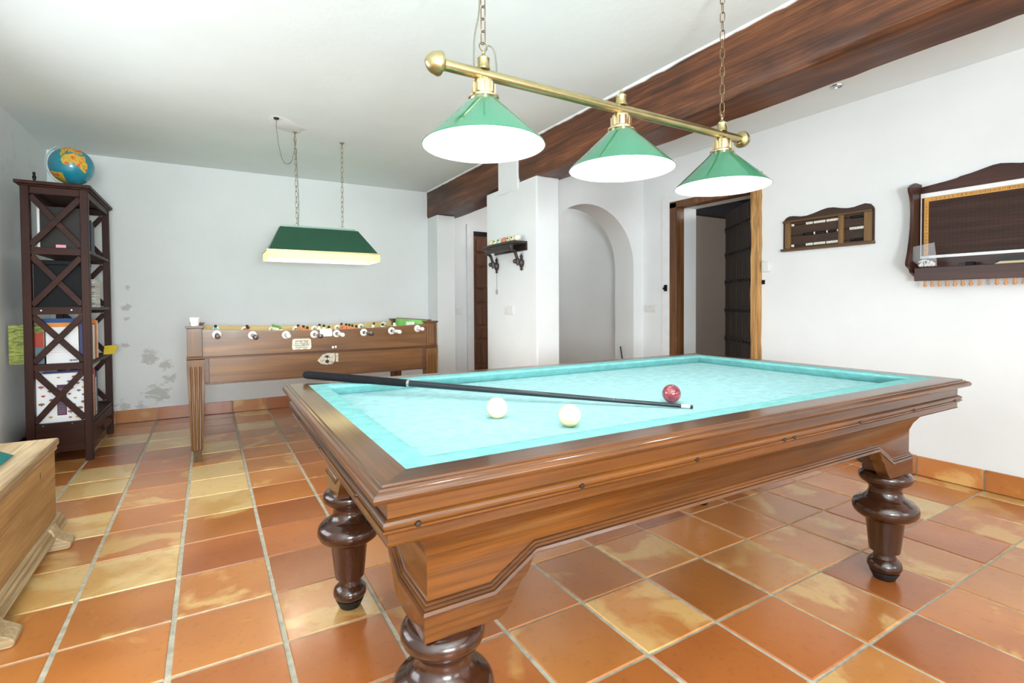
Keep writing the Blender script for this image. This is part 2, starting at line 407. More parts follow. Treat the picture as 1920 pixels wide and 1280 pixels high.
def solo(name, g, mat, base, label, cat, group=None, bevel=0.0, smooth=35):
    """a top-level thing made of one mesh, its origin at base"""
    base = Vector(base); g.v = [(a[0]-base.x, a[1]-base.y, a[2]-base.z) for a in g.v]
    o = link(name, g.mesh(name, smooth), mat); o.location = base
    if bevel:
        b = o.modifiers.new('bevel', 'BEVEL'); b.width = bevel; b.segments = 2; b.limit_method = 'ANGLE'; b.angle_limit = math.radians(40)
    return tag(o, label, cat, group)
def thing(name, label, cat, loc=(0,0,0), group=None, rotz=0.0):
    o = bpy.data.objects.new(name, None); COL.objects.link(o); o.location = loc; o.rotation_euler = (0,0,rotz); o.empty_display_size = 0.1
    return tag(o, label, cat, group)
def tag(o, label, cat, group=None):
    o['label'] = label; o['category'] = cat
    if group: o['group'] = group
    return o
def struct(name, g, mat, label=None, bevel=0.0, smooth=35):
    o = part(name, g, mat, None, bevel, smooth); o['kind'] = 'structure'
    if label: o['label'] = label
    return o

# ------------------------------------------------------------------ the room
XL, XR, YB, YF, ZC = -1.165, 3.721, 5.672, -2.8, 2.38
BX0, BX1, BZ = 2.255, 2.55, 2.072
T0X, T0Y, TP = 0.812, 1.389, 0.31
# floor: grout bed, single tiles
floor = struct('floor', G().box(XL-0.3, 7.6, YF-0.3, YB+0.3, -0.12, -0.005), 'grout', 'floor of square terracotta tiles with pale grey joints')
def tile_mesh(sx, sy, seed):
    rnd = random.Random(seed); g = G(); top = []; low = []
    hx, hy = sx/2, sy/2
    pts = []
    for (x, y) in ((-1,-1),(1,-1),(1,1),(-1,1)):
        nx, ny = {(-1,-1):(1,-1),(1,-1):(1,1),(1,1):(-1,1),(-1,1):(-1,-1)}[(x,y)]
        for k in range(3):
            t = (0.0, 0.34, 0.67)[k]
            pts.append((x+(nx-x)*t, y+(ny-y)*t))
    def w(): return rnd.uniform(-0.0009, 0.0009)
    outer = [(px*hx+w(), py*hy+w()) for px, py in pts]
    n = len(outer)
    inner = [(x*0.984, y*0.984) for x, y in outer]
    vs = [(x, y, -0.02) for x, y in outer]+[(x, y, -0.004) for x, y in outer]+[(x, y, -0.0002) for x, y in inner]
    fs = [(i, (i+1) % n, n+(i+1) % n, n+i) for i in range(n)]+[(n+i, n+(i+1) % n, 2*n+(i+1) % n, 2*n+i) for i in range(n)]+[tuple(range(2*n, 3*n))]
    g.add(vs, fs); return g.mesh('tile', 0)
tmeshes = [tile_mesh(0.295, 0.2995, k) for k in range(8)]
tile_rng = random.Random(11)
far = G()
for i in range(-7, 10):
    for j in range(-14, 14):
        x0, x1 = T0X+i*TP, T0X+(i+1)*TP; y0, y1 = T0Y+j*TP, T0Y+(j+1)*TP
        if x1 < XL+0.02 or x0 > XR-0.02 or y1 < YF or y0 > YB-0.02: continue
        cx, cyy = (x0+x1)/2, (y0+y1)/2
        full = x0 > XL-0.1 and x1 < XR+0.12 and y1 < YB+0.12
        hidden = (y1 < 0.5) or (x0 > 2.4 and y0 > 3.6 and y0 < 5.9 and x0 > 2.6) or (cx < 0.2 and y1 < 1.0) or (cx < -0.9 and y1 < 1.9)
        if hidden:
            far.box(x0+0.009, min(x1-0.009, XR), y0+0.007, min(y1-0.007, YB), -0.015, -0.001); continue
        mat = TILES[tile_rng.choices([0,1,2,3], [34,26,24,16])[0]]
        if full:
            me = tmeshes[tile_rng.randrange(8)].copy() if False else tmeshes[tile_rng.randrange(8)]
            o = link('tile', me, mat, floor, (cx, cyy, tile_rng.uniform(-0.0008, 0.0)))
            o.rotation_euler = (0, 0, tile_rng.choice([0, PI])+tile_rng.uniform(-0.004, 0.004))
        else:
            g = G().box(max(x0+0.009, XL), min(x1-0.009, XR), y0+0.007, min(y1-0.007, YB), -0.015, -0.001)
            part('tile', g, mat, floor)
fo = part('tile_field', far, TILES[0], floor); fo['kind'] = 'stuff'
# ceiling
struct('ceiling', G().box(XL-0.3, XR+0.3, YF-0.3, YB+0.3, ZC, ZC+0.1), 'ceiling', 'white plaster ceiling with a faint green cast')
# walls
def wall_with_hole(axis, pos, thick, a0, a1, z1, holes):
    g = G(); cuts = sorted(holes); cur = a0
    def bx(s0, s1, zz0, zz1):
        if s1-s0 < 1e-4 or zz1-zz0 < 1e-4: return
        if axis == 'x': g.box(pos, pos+thick, s0, s1, zz0, zz1)
        else: g.box(s0, s1, pos, pos+thick, zz0, zz1)
    for (h0, h1, hz0, hz1) in cuts:
        bx(cur, h0, 0, z1); bx(h0, h1, 0, hz0); bx(h0, h1, hz1, z1); cur = h1
    bx(cur, a1, 0, z1); return g
PATCH = [(-0.63,YB,1.22,0.05),(-0.64,YB,1.04,0.07),(-0.65,YB,0.94,0.05),(-0.65,YB,0.71,0.06),(-0.48,YB,0.58,0.17),(-0.36,YB,0.50,0.12),
         (-0.42,YB,0.25,0.20),(-0.32,YB,0.37,0.11),(-0.68,YB,0.15,0.14),(-0.55,YB,0.14,0.10)]
M['wall_back'] = plaster('white_plaster_peeling', WHITE, PATCH)
struct('wall_back', G().box(XL-0.2, XR+0.2, YB, YB+0.2, 0, ZC), 'wall_back', 'white back wall with peeling plaster patches low beside the bookcase')
struct('wall_left', wall_with_hole('x', XL-0.2, 0.2, YF, YB, ZC, [(1.8, 3.6, 0.62, 1.86)]), 'wall_dirty', 'left wall, greyish smudged plaster')
struct('wall_right', wall_with_hole('x', XR, 0.28, YF-0.2, YB, ZC, [(2.44, 3.25, 0.0, 1.94)]), 'wall', 'right wall, white plaster')
struct('wall_front', wall_with_hole('y', YF-0.2, 0.2, XL-0.2, XR, ZC, [(-0.6, 0.8, 0.75, 2.15), (1.8, 3.2, 0.75, 2.15)]), 'wall')
for k, (ax, c0, pos) in enumerate((('y', -0.6, YF-0.12), ('y', 1.8, YF-0.12), ('x', 1.8, XL-0.12))):
    g = G(); p = G(); t = 0.05
    def fb(gg, s0, s1, z0, z1, d=0.03):
        if ax == 'y': gg.box(s0, s1, pos-d, pos+d, z0, z1)
        else: gg.box(pos-d, pos+d, s0, s1, z0, z1)
    w_, za, zb_ = (1.4, 0.75, 2.15) if ax == 'y' else (1.8, 0.62, 1.86)
    fb(g, c0, c0+t, za, zb_); fb(g, c0+w_-t, c0+w_, za, zb_); fb(g, c0+t, c0+w_-t, za, za+t); fb(g, c0+t, c0+w_-t, zb_-t, zb_); fb(g, c0+w_/2-.03, c0+w_/2+.03, za+t, zb_-t)
    w = struct('window_%d' % (k+1), g, 'casing')
    for s0, s1 in ((c0+t, c0+w_/2-.03), (c0+w_/2+.03, c0+w_-t)):
        p = G(); fb(p, s0, s1, za+t, zb_-t, 0.003); part('pane', p, 'pane', w)
# free-standing wall block under the beam, nib at the back wall
struct('wall_block', G().box(BX0, 2.478, 3.352, 4.19, 0, BZ), 'wall', 'white wall block under the beam that carries the ball shelf', bevel=0.012)
struct('wall_nib', G().box(BX0, 2.475, 5.37, YB, 0, BZ), 'wall', 'narrow white wall nib under the far end of the beam', bevel=0.008)
struct('trim_1', G().box(BX0-0.012, BX0+0.02, 3.62, 3.95, BZ-0.06, ZC), 'wall', 'white plaster patch crossing the beam above the wall block', bevel=0.01)
# arch wall
AR, ACX, ASZ, AY0, AY1 = 0.55, 3.04, 1.417, 3.65, 3.91
def arch():
    g = G(); n = 32; xa, xb = 2.478, XR
    arc = [(ACX+AR*math.cos(PI*k/n), ASZ+AR*math.sin(PI*k/n)) for k in range(n+1)]   # right spring -> left spring
    for y, flip in ((AY0, False), (AY1, True)):
        vs = [(x, y, z) for x, z in arc]+[(x, y, ZC) for x, z in arc]
        fs = [(k, k+1, n+2+k, n+1+k) for k in range(n)]
        g.add(vs, fs)
        g.add([(ACX+AR,y,0),(xb,y,0),(xb,y,ZC),(ACX+AR,y,ZC),(ACX+AR,y,ASZ)], [(0,1,2,3,4)])
        g.add([(xa,y,0),(ACX-AR,y,0),(ACX-AR,y,ASZ),(ACX-AR,y,ZC),(xa,y,ZC)], [(0,1,2,3,4)])
    path = [(ACX+AR, 0)]+arc+[(ACX-AR, 0)]
    m = len(path)
    g.add([(x, AY0, z) for x, z in path]+[(x, AY1, z) for x, z in path], [(k, k+1, m+k+1, m+k) for k in range(m-1)])
    return g
struct('wall_arch', arch(), 'wall', 'white wall with a round-headed arched opening')
# room beyond the studded door
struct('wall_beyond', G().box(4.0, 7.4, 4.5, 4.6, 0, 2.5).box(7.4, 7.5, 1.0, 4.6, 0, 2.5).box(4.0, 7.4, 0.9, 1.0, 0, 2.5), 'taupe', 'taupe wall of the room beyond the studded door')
struct('trim_2', G().box(4.0, 7.4, 4.38, 4.5, 2.2, 2.42), 'slate', 'dark band along the top of the wall beyond the studded door')
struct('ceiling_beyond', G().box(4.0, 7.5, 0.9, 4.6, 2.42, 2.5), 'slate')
point_light('room_beyond_fill', (5.2, 2.2, 2.1), 32, (1, 0.95, 0.9), 0.15)  # added fill light, unseen, lifts the dark room beyond the door
point_light('passage_fill', (3.05, 5.0, 2.2), 4.5, (1, 0.98, 0.95), 0.12)  # unseen fill light added to brighten the passage

# the beam: hewn timber along the ceiling
def hewn_beam():
    g = G(); rnd = random.Random(3); n = 110; y0, y1 = YF, YB
    ring = [(BX0, ZC+0.02), (BX0, ZC-0.06), (BX0, ZC-0.14), (BX0, BZ+0.09), (BX0, BZ+0.03), (BX0+0.018, BZ), (BX0+0.1, BZ), (BX0+0.2, BZ), (BX1-0.02, BZ), (BX1, BZ+0.03), (BX1, ZC-0.1), (BX1, ZC+0.02)]
    m = len(ring); vs = []
    ph = [rnd.uniform(0, 6) for _ in range(m)]
    for k in range(n+1):
        y = y0+(y1-y0)*k/n
        for q, (x, z) in enumerate(ring):
            a = 0.004*math.sin(1.7*y+ph[q])+0.003*math.sin(5.1*y+2*ph[q])+rnd.uniform(-0.002, 0.002)
            if q in (4, 5): a *= 1.6
            vs.append((x+(a if q < 6 or q > 8 else 0), y, z+(a if 4 <= q <= 9 else 0)))
    fs = []
    for k in range(n):
        for q in range(m-1): fs.append((k*m+q, k*m+q+1, (k+1)*m+q+1, (k+1)*m+q))
    fs += [tuple(range(m)), tuple(range(n*m, (n+1)*m))[::-1]]
    g.add(vs, fs); return g
beam = struct('trim_3', hewn_beam(), 'beam', 'dark brown hewn timber ceiling beam', smooth=50)
# ragged plaster lip along the top edge of the beam
rg = random.Random(5); g = G(); y = YF; prof = []
ys = [YF+k*0.05 for k in range(int((YB-YF)/0.05)+1)]
lip = [(yy, ZC-0.004-0.007*rg.random()-0.005*math.sin(yy*2.1)**2) for yy in ys]
for (ya, za), (yb, zb) in zip(lip[:-1], lip[1:]):
    g.hexa([(BX0-0.012, ya, za), (BX0+0.03, ya, za), (BX0+0.03, yb, zb), (BX0-0.012, yb, zb)],
           [(BX0-0.03, ya, ZC+0.01), (BX0+0.03, ya, ZC+0.01), (BX0+0.03, yb, ZC+0.01), (BX0-0.03, yb, ZC+0.01)])
struct('trim_4', g, 'wall', 'ragged white plaster edge above the beam')

# baseboards of terracotta pieces
def baseboard(name, horiz, fixed, lo, hi, origin, label):
    g = G()
    if horiz: g.box(lo, hi, fixed-0.006, fixed, 0, 0.113)
    else: g.box(fixed-0.006, fixed, lo, hi, 0, 0.113)
    b = struct(name, g, 'grout', label); rnd = random.Random(17)
    k0 = math.floor((lo-origin)/TP)
    a = origin+k0*TP
    while a < hi-0.02:
        s0, s1 = max(a+0.004, lo), min(a+TP-0.004, hi); h = 0.117+rnd.uniform(-0.002, 0.002)
        if s1-s0 > 0.02:
            q = G()
            if horiz: q.box(s0, s1, fixed-0.015, fixed-0.001, 0.002, h)
            else: q.box(fixed-0.015, fixed-0.001, s0, s1, 0.002, h)
            part('tile', q, TILES[rnd.choice([0, 0, 2, 0, 2] if name != 'baseboard_back' else [1, 3, 2, 1])], b, bevel=0.002)
        a += TP
baseboard('baseboard_back', True, YB, XL, BX0, T0X, 'row of terracotta tiles along the foot of the back wall')
baseboard('baseboard_right', False, XR, -0.5, 2.4, T0Y, 'row of terracotta tiles along the foot of the right wall')
baseboard('baseboard_left', False, XL, 1.0, YB, T0Y, 'row of terracotta tiles along the foot of the left wall')

# door 1: panelled door at the end of the passage
d1 = struct('door_1', G().box(2.854, 3.60, YB-0.03, YB-0.008, 0, 1.90), 'door1', 'brown panelled door behind the wall block, in a white casing')
part('casing', G().box(2.767, 2.854, YB-0.025, YB-0.001, 0, 2.045).box(2.854, 3.60, YB-0.025, YB-0.001, 1.96, 2.045).box(3.60, 3.69, YB-0.025, YB-0.001, 0, 2.045), 'casing', d1)
part('head_gap', G().box(2.854, 3.60, YB-0.012, YB-0.002, 1.90, 1.96), 'iron', d1)
zz = 0.08
for row in range(8):
    h = (0.20, 0.27, 0.14, 0.25, 0.14, 0.24, 0.14, 0.16)[row]
    for c0 in (2.885, 3.125, 3.365):
        part('panel', G().box(c0, c0+0.20, YB-0.042, YB-0.029, zz, zz+h), 'door1', d1, bevel=0.008)
    zz += h+0.035
# door 2: studded plank door standing open, with timber frame
frame = struct('door_2', G().box(XR-0.015, XR+0.09, 3.227, 3.308, 0, 1.975), 'jamb_dark', 'old studded plank door standing ajar in a rough timber frame', bevel=0.004)
def rough_post(x0, x1, y0, y1, z0, z1, seed):
    rnd = random.Random(seed); g = G(); n = 22; vs = []
    for k in range(n+1):
        z = z0+(z1-z0)*k/n; w = [rnd.uniform(-0.005, 0.005) for _ in range(4)]
        vs += [(x0+w[0], y0+w[1], z), (x1, y0+w[1]*0.6, z), (x1, y1+w[2]*0.4, z), (x0+w[0], y1+w[3]*0.6, z)]
    fs = [(0,3,2,1), tuple(4*n+i for i in range(4))]
    for k in range(n):
        for i in range(4): fs.append((4*k+i, 4*k+(i+1) % 4, 4*k+4+(i+1) % 4, 4*k+4+i))
    return g.add(vs, fs)
part('door_post', rough_post(XR-0.035, XR+0.08, 2.405, 2.476, 0, 2.066, 4), 'jamb', frame, label='worn pale orange timber post')
part('lintel', G().box(XR-0.015, XR+0.09, 2.476, 3.308, 1.925, 1.985), 'jamb_dark', frame, bevel=0.004)
part('casing', G().box(XR-0.010, XR+0.001, 3.308, 3.405, 0, 2.042).box(XR-0.010, XR+0.001, 2.476, 3.308, 1.985, 2.042), 'casing', frame, bevel=0.003)
HP = Vector((3.815, 2.495, 0)); AO = math.radians(37); dl = Vector((math.sin(AO), math.cos(AO), 0)); dn = Vector((-math.cos(AO), math.sin(AO), 0))
def leafpt(s, t, z): return HP+dl*s+dn*t+Vector((0, 0, z))
def leafbox(g, s0, s1, t0, t1, z0, z1):
    return g.hexa([leafpt(s0,t0,z0), leafpt(s1,t0,z0), leafpt(s1,t1,z0), leafpt(s0,t1,z0)], [leafpt(s0,t0,z1), leafpt(s1,t0,z1), leafpt(s1,t1,z1), leafpt(s0,t1,z1)])
for k in range(5):
    part('plank', leafbox(G(), k*0.156+0.002, (k+1)*0.156-0.002, -0.02, 0.02, 0.012, 1.90), 'leaf', frame, bevel=0.003)
for z in (0.22, 0.46, 0.72, 0.985, 1.245, 1.50, 1.74):
    part('door_batten', leafbox(G(), 0.01, 0.77, 0.02, 0.026, z-0.03, z+0.03), 'leaf', frame, bevel=0.002)
    g = G()
    for k in range(11):
        g.sphere(leafpt(0.04+k*0.07, 0.026, z), 0.014, 8, 6)
    part('stud_row', g, 'iron', frame)
# arch-room passage keeps the right wall; thin cable at the arch foot
solo('cable', G().tube([(3.574, 3.70, 0.001), (3.57, 3.72, 0.2), (3.575, 3.78, 0.45), (3.586, 3.83, 0.62)], 0.006, 8), 'cable_black', (3.574, 3.70, 0), 'thin black cable at the right foot of the arch', 'cable')

# ------------------------------------------------------------------ billiard table
TL, TW = 2.19, 1.226
tb = thing('billiard_table', 'carved walnut carom billiard table with teal cloth and turned legs', 'billiard table', (0.2104, 0.7598, 0), rotz=-0.0113)
def side_pt(side, s, d, z):
    """s along the side, d inward from the outer edge"""
    if side == 0: return (s, d, z)
    if side == 1: return (TL-d, s, z)
    if side == 2: return (TL-s, TW-d, z)
    return (d, TW-s, z)
def side_len(side): return TL if side % 2 == 0 else TW
def strip(prof, side):
    n = len(prof); Ls = side_len(side)
    vs = [side_pt(side, d, d, z) for d, z in prof]+[side_pt(side, Ls-d, d, z) for d, z in prof]
    return G().add(vs, [tuple(range(n)), tuple(range(n, 2*n))[::-1]]+[(i, n+i, n+(i+1) % n, (i+1) % n) for i in range(n)])
P_RAIL = [(.0785,.768),(.021,.768),(.0195,.7645),(.0140,.7640),(.0125,.7605),(.009,.7600),(.004,.7580),(.0008,.7530),(.0005,.7490),(.003,.7440),(.0085,.7415),(.031,.737),(.0785,.737)]
P_CUSH = [(.0785,.7676),(.122,.7682),(.133,.7672),(.1368,.7640),(.1370,.761),(.134,.756),(.108,.7305),(.0785,.7305)]
P_FRIEZE = [(.031,.738),(.031,.708),(.10,.708),(.10,.738)]
P_MOULD = [(.031,.7085),(.0262,.7070),(.0218,.7035),(.0205,.7000),(.0215,.6965),(.0240,.6955),(.0240,.6935),(.0205,.6925),(.0205,.6890),(.0240,.6870),(.0265,.6835),(.0320,.6815),(.06,.6815),(.06,.7085)]
P_LOW = [(.0315,.682),(.0315,.665),(.0290,.6635),(.0315,.6615),(.08,.6615),(.08,.682)]
P_COVE = [(.034,.662),(.062,.656),(.090,.642),(.113,.621),(.128,.597),(.1365,.572),(.137,.545),(.17,.545),(.17,.662)]
for sd in range(4):
    mt = 'walnut_x' if sd % 2 == 0 else 'walnut_y'
    part('rail', strip(P_RAIL, sd), mt, tb, local=True, smooth=50)
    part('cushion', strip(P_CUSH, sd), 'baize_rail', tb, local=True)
    part('frieze', strip(P_FRIEZE, sd), mt, tb, local=True)
    part('moulding', strip(P_MOULD, sd), mt, tb, local=True, smooth=40)
    part('lower_band', strip(P_LOW, sd), mt, tb, local=True)
    part('cove', strip(P_COVE, sd), mt, tb, local=True, smooth=50)
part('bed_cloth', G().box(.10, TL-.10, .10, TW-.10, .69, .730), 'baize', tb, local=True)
def apron(sd):
    Ls = side_len(sd); mt = 'walnut_x' if sd % 2 == 0 else 'walnut_y'
    up_ = [(.137,.489),(.272,.489),(.377,.551),(Ls-.377,.551),(Ls-.272,.489),(Ls-.137,.489)]
    # flat panel
    poly = [(.137,.575)]+[(s, z-0.004) for s, z in up_]+[(Ls-.137,.575)]
    n = len(poly)
    g = G().add([side_pt(sd, s, .137, z) for s, z in poly]+[side_pt(sd, min(max(s, .165), Ls-.165), .165, z) for s, z in poly], [tuple(range(n)), tuple(range(n, 2*n))[::-1]]+[(i, n+i, n+(i+1) % n, (i+1) % n) for i in range(n)])
    part('apron_panel', g, mt, tb, local=True)
    # moulding band with three ridges following the shaped lower edge
    lo_ = [(.1245,.4655),(.279,.4655),(.379,.527),(Ls-.379,.527),(Ls-.279,.4655),(Ls-.1245,.4655)]
    u3 = [(.137,.489)]+up_[1:-1]+[(Ls-.137,.489)]
    prof = [(0,.1370),(0.08,.1335),(.30,.1330),(.33,.1300),(.55,.1290),(.60,.1310),(.66,.1270),(.92,.1245),(1.0,.1260),(1.0,.165),(0,.165)]
    m = len(prof); vs = []
    for k in range(6):
        for q, (f, d) in enumerate(prof):
            s = u3[k][0]+(lo_[k][0]-u3[k][0])*f; z = u3[k][1]+(lo_[k][1]-u3[k][1])*f
            if k == 0: s = d
            if k == 5: s = Ls-d
            vs.append(side_pt(sd, s, d, z))
    fs = [tuple(range(m)), tuple(range(5*m, 6*m))[::-1]]
    for k in range(5):
        for q in range(m): fs.append((k*m+q, k*m+(q+1) % m, (k+1)*m+(q+1) % m, (k+1)*m+q))
    part('apron_moulding', G().add(vs, fs), mt, tb, local=True, smooth=30)
for sd in range(4): apron(sd)
def block_poly():
    return [(.128,.4145),(.288,.4145),(.300,.421),(.318,.440),(.332,.462),(.340,.478),(.352,.486),(.362,.500),(.3685,.515),(.378,.5265),(.279,.466),(.128,.466)]
for cn in range(4):
    g = G(); bp = block_poly(); n = len(bp)
    sa, sb = cn, (cn+3) % 4
    Lb = side_len(sb)
    for sd, mir in ((sa, False), (sb, True)):
        q = [((side_len(sd)-s) if mir else s, z) for s, z in bp]
        vs = []
        for d in (.128, .168):
            for k, (s, z) in enumerate(q):
                if abs(bp[k][0]-.128) < 1e-6: s = (side_len(sd)-d) if mir else d
                vs.append(side_pt(sd, s, d, z))
        g.add(vs, [tuple(range(n)), tuple(range(n, 2*n))[::-1]]+[(i, n+i, n+(i+1) % n, (i+1) % n) for i in range(n)])
    g2 = [side_pt(sa, a, b, 0) for a, b in ((.166,.166),(.245,.166),(.245,.245),(.166,.245))]
    g.hexa([(x, y, .4145) for x, y, _ in g2], [(x, y, .54) for x, y, _ in g2])
    part('corner_block', g, 'walnut_x', tb, local=True, smooth=30)
LEG = [(.044,.0305),(.050,.036),(.0555,.046),(.056,.055),(.053,.066),(.045,.076),(.0385,.081),(.038,.086),(.0345,.094),(.035,.104),(.038,.1075),(.0495,.1085),(.0512,.125),(.0615,.226),(.0635,.2325),(.066,.2345),(.084,.2385),(.0975,.249),(.1045,.262),(.1055,.275),(.1015,.289),(.092,.2995),(.079,.3055),(.0765,.309),(.073,.310),(.0590,.321),(.0535,.333),(.0520,.344),(.0540,.355),(.0590,.3605),(.0600,.365),(.0720,.368),(.0815,.376),(.0860,.387),(.0855,.398),(.0800,.407),(.0700,.4135),(.0600,.416)]
lm = G().lathe(LEG, n=40).mesh('leg', 45); fm = G().lathe([(.0335,0),(.0345,.001),(.0475,.0275),(.0475,.0305)], n=32).mesh('foot', 30)
for x, y in ((.19,.19),(TL-.19,.19),(TL-.19,TW-.19),(.19,TW-.19)):
    lg = link('leg', lm, 'walnut_leg', tb, (x, y, 0)); link('foot', fm, 'rubber', lg, (0, 0, 0))
bm_ = G().lathe([(.0001,-.004),(.004,-.0035),(.0058,-.001),(.0058,.003)], axis='y', n=12).mesh('bolt', 40)
for x in (.079,.416,.747,1.079,1.124,1.458,1.795,2.11): link('bolt', bm_, 'bolt', tb, (x, .0215, .6945))
bm2 = G().lathe([(.0001,-.004),(.004,-.0035),(.0058,-.001),(.0058,.003)], axis='x', n=12).mesh('bolt', 40)
for y in (.20,.58,.95): link('bolt', bm2, 'bolt', tb, (.0215, y, .6945))
# balls
def table_world(x, y, z):
    c, s_ = math.cos(-0.0113), math.sin(-0.0113); return (0.2104+c*x-s_*y, 0.7598+s_*x+c*y, z)
bmesh_ball = G().sphere((0,0,0.0295), 0.0295, 40, 20).mesh('billiard_ball', 180)
for (x, y, mt, lb) in ((.5977,.3034,'ivory','ivory billiard ball nearest the front rail, right of the other white ball'), (.4825,.4879,'ivory','ivory billiard ball farther from the front rail, just under the cue'), (1.073,.3925,'red_ball','dark red marbled billiard ball beyond the cue tip')):
    o = link('billiard_ball', bmesh_ball, mt); o.location = table_world(x, y, .7302); tag(o, lb, 'ball', 'balls on the billiard cloth')
# cue
ct = Vector(table_world(1.052,.290,.7365)); cb = Vector(table_world(.080,1.261,.792)); cd = (cb-ct); CLn = cd.length; cd.normalize()
cue = thing('cue_stick', 'black billiard cue with rubber grip lying across the teal cloth', 'cue', tuple(cb))
def cp(s): return ct+cd*s
def crad(s): return .0056+(.0145-.0056)*s/CLn
part('tip', G().cyl(cp(0), cp(.008), .0054), 'rubber', cue); part('ferrule', G().cyl(cp(.008), cp(.034), .0056, .0058), 'cue_white', cue)
part('shaft', G().cyl(cp(.034), cp(CLn*.685), .0058, crad(CLn*.685)), 'cue_shaft', cue)
part('collar', G().cyl(cp(CLn*.683), cp(CLn*.69), .0135), 'steel', cue)
part('grip', G().tube([cp(CLn*.688), cp(CLn*.692), cp(CLn*.8), cp(CLn*.985), cp(CLn*.995), cp(CLn)], [.0125, .0135, .0142, .0150, .0135, .008], 20), 'cue_grip', cue)

# ------------------------------------------------------------------ pendant lamp over the billiard table
LY = 1.37
pl = thing('billiard_pendant_lamp', 'brass bar pendant lamp with three green glass cone shades', 'lamp', (1.276, LY, 1.746))
part('bar', G().cyl((.60, LY, 1.746), (1.955, LY, 1.746), .0165, n=24), 'brass', pl)
fin = [(.0165,0),(.020,.001),(.026,.006),(.0335,.010),(.0345,.014),(.0345,.018),(.033,.020),(.0325,.026),(.029,.036),(.024,.044),(.015,.052),(.006,.057),(.0003,.058)]
part('finial', G().lathe([(r, -z) for r, z in fin], (.600, LY, 1.746), 28, 'x'), 'brass', pl)
part('finial', G().lathe(fin, (1.955, LY, 1.746), 28, 'x'), 'brass', pl)
shade_g = lambda: G().lathe([(.040,.142),(.0435,.140),(.0640,.118),(.1855,.003),(.187,.000),(.1855,-.001)], n=64, caps=False)
lin_g = lambda: G().lathe([(.1845,-.0005),(.1835,.002),(.062,.116),(.040,.139),(.001,.1395)], n=64, caps=False)
sm = shade_g().mesh('shade', 50); lm_ = lin_g().mesh('lining', 50)
gal = []
for i in range(8): gal.append(i)
for k, lx in enumerate((.730, 1.2875, 1.845)):
    sh = link('shade', sm, 'shade', pl, (lx-1.276, 0, 1.531-1.746))
    link('lining', lm_, 'opal', sh, (0, 0, 0))
    part('gallery', G().lathe([(.044,1.668),(.0475,1.672),(.047,1.678),(.036,1.682),(.033,1.686),(.034,1.715),(.031,1.724),(.022,1.730),(.018,1.734)], (lx, LY, 0), 28), 'brass_pale', pl)
    g = G()
    for a in range(10):
        t = 2*PI*a/10; g.box(lx+.0335*math.cos(t)-.003, lx+.0335*math.cos(t)+.003, LY+.0335*math.sin(t)-.003, LY+.0335*math.sin(t)+.003, 1.687, 1.716)
    part('gallery_rib', g, 'brass_pale', pl)
    part('bulb', G().sphere((lx, LY, 1.600), .030, 20, 12), 'bulb', pl)
    point_light('pendant_bulb_light', (lx, LY, 1.595), 36, (0.97, 0.985, 1.0), 0.032)
    part('top_cap', G().lathe([(.019,1.760),(.021,1.764),(.019,1.768),(.0185,1.790),(.0195,1.793),(.012,1.799),(.007,1.804),(.0045,1.810),(.0055,1.813),(.004,1.817),(.0003,1.819)], (lx, LY, 0), 24), 'brass', pl)
def chain_link_mesh(lh, lw, wr):
    pts = []
    for k in range(8):
        a = -PI/2+PI*k/7; pts.append((lw*math.cos(a), 0, lh-lw+0*a+ (lw*math.sin(a) if False else 0)))
    pts = []
    for k in range(7):
        a = PI*k/6; pts.append((lw*math.cos(a), 0, (lh/2-lw)+lw*math.sin(a)))
    for k in range(7):
        a = PI+PI*k/6; pts.append((lw*math.cos(a), 0, -(lh/2-lw)+lw*math.sin(a)))
    return G().tube(pts, wr, 6, True).mesh('chain_link', 180)
def chain(root, x, y, z0, z1, lh, lw, wr, mat, dx=0.0, dy=0.0):
    me = chain_link_mesh(lh, lw, wr); step = lh-2.2*wr-0.001; off = origin_of(root); n = int((z1-z0)/step)+1
    for k in range(n):
        z = z0+k*step+lh/2
        if z+lh/2 > z1+0.012: break
        f = (z-z0)/(z1-z0)
        o = link('chain_link', me, mat, root, Vector((x+dx*f, y+dy*f, z))-off); o.rotation_euler = (0, 0, (0.3 if k % 2 else 0.3+PI/2))
for lx in (.730, 1.845):
    ring = [(lx+.013*math.cos(2*PI*k/16), LY, 1.829+.013*math.sin(2*PI*k/16)) for k in range(16)]
    part('ring', G().tube(ring, .0018, 6, True), 'chain', pl)
    chain(pl, lx, LY, 1.836, ZC-.012, .042, .0085, .0019, 'chain')
    part('ceiling_hook', G().cyl((lx, LY, ZC-.03), (lx, LY, ZC), .004).cyl((lx, LY, ZC-.006), (lx, LY, ZC), .022), 'chain', pl)
# loose chain end on the right, cord on the left
me = chain_link_mesh(.036, .0075, .0017)
for k in range(5):
    o = link('chain_link', me, 'chain', pl, (1.858+.006*k-1.276, .012, 1.825-.031*k-1.746)); o.rotation_euler = (0, -0.2, 0.4+(PI/2 if k % 2 else 0))
cord = [(.700,LY,1.755),(.698,LY,1.80),(.702,LY,1.86),(.715,LY,1.92),(.722,LY,2.0),(.738,LY,2.1),(.722,LY,2.22),(.730,LY,ZC)]
part('cord', G().tube(curve(cord), .0028, 8), 'cable', pl)
arc = [(.735+.001*k, LY, 1.80) for k in range(1)]+[(.735,LY,1.815),(.742,LY,1.832),(.752,LY,1.838),(.764,LY,1.832),(.772,LY,1.812),(.776,LY,1.785),(.776,LY,1.757)]
part('cord', G().tube(curve(arc), .0026, 8), 'cable', pl)

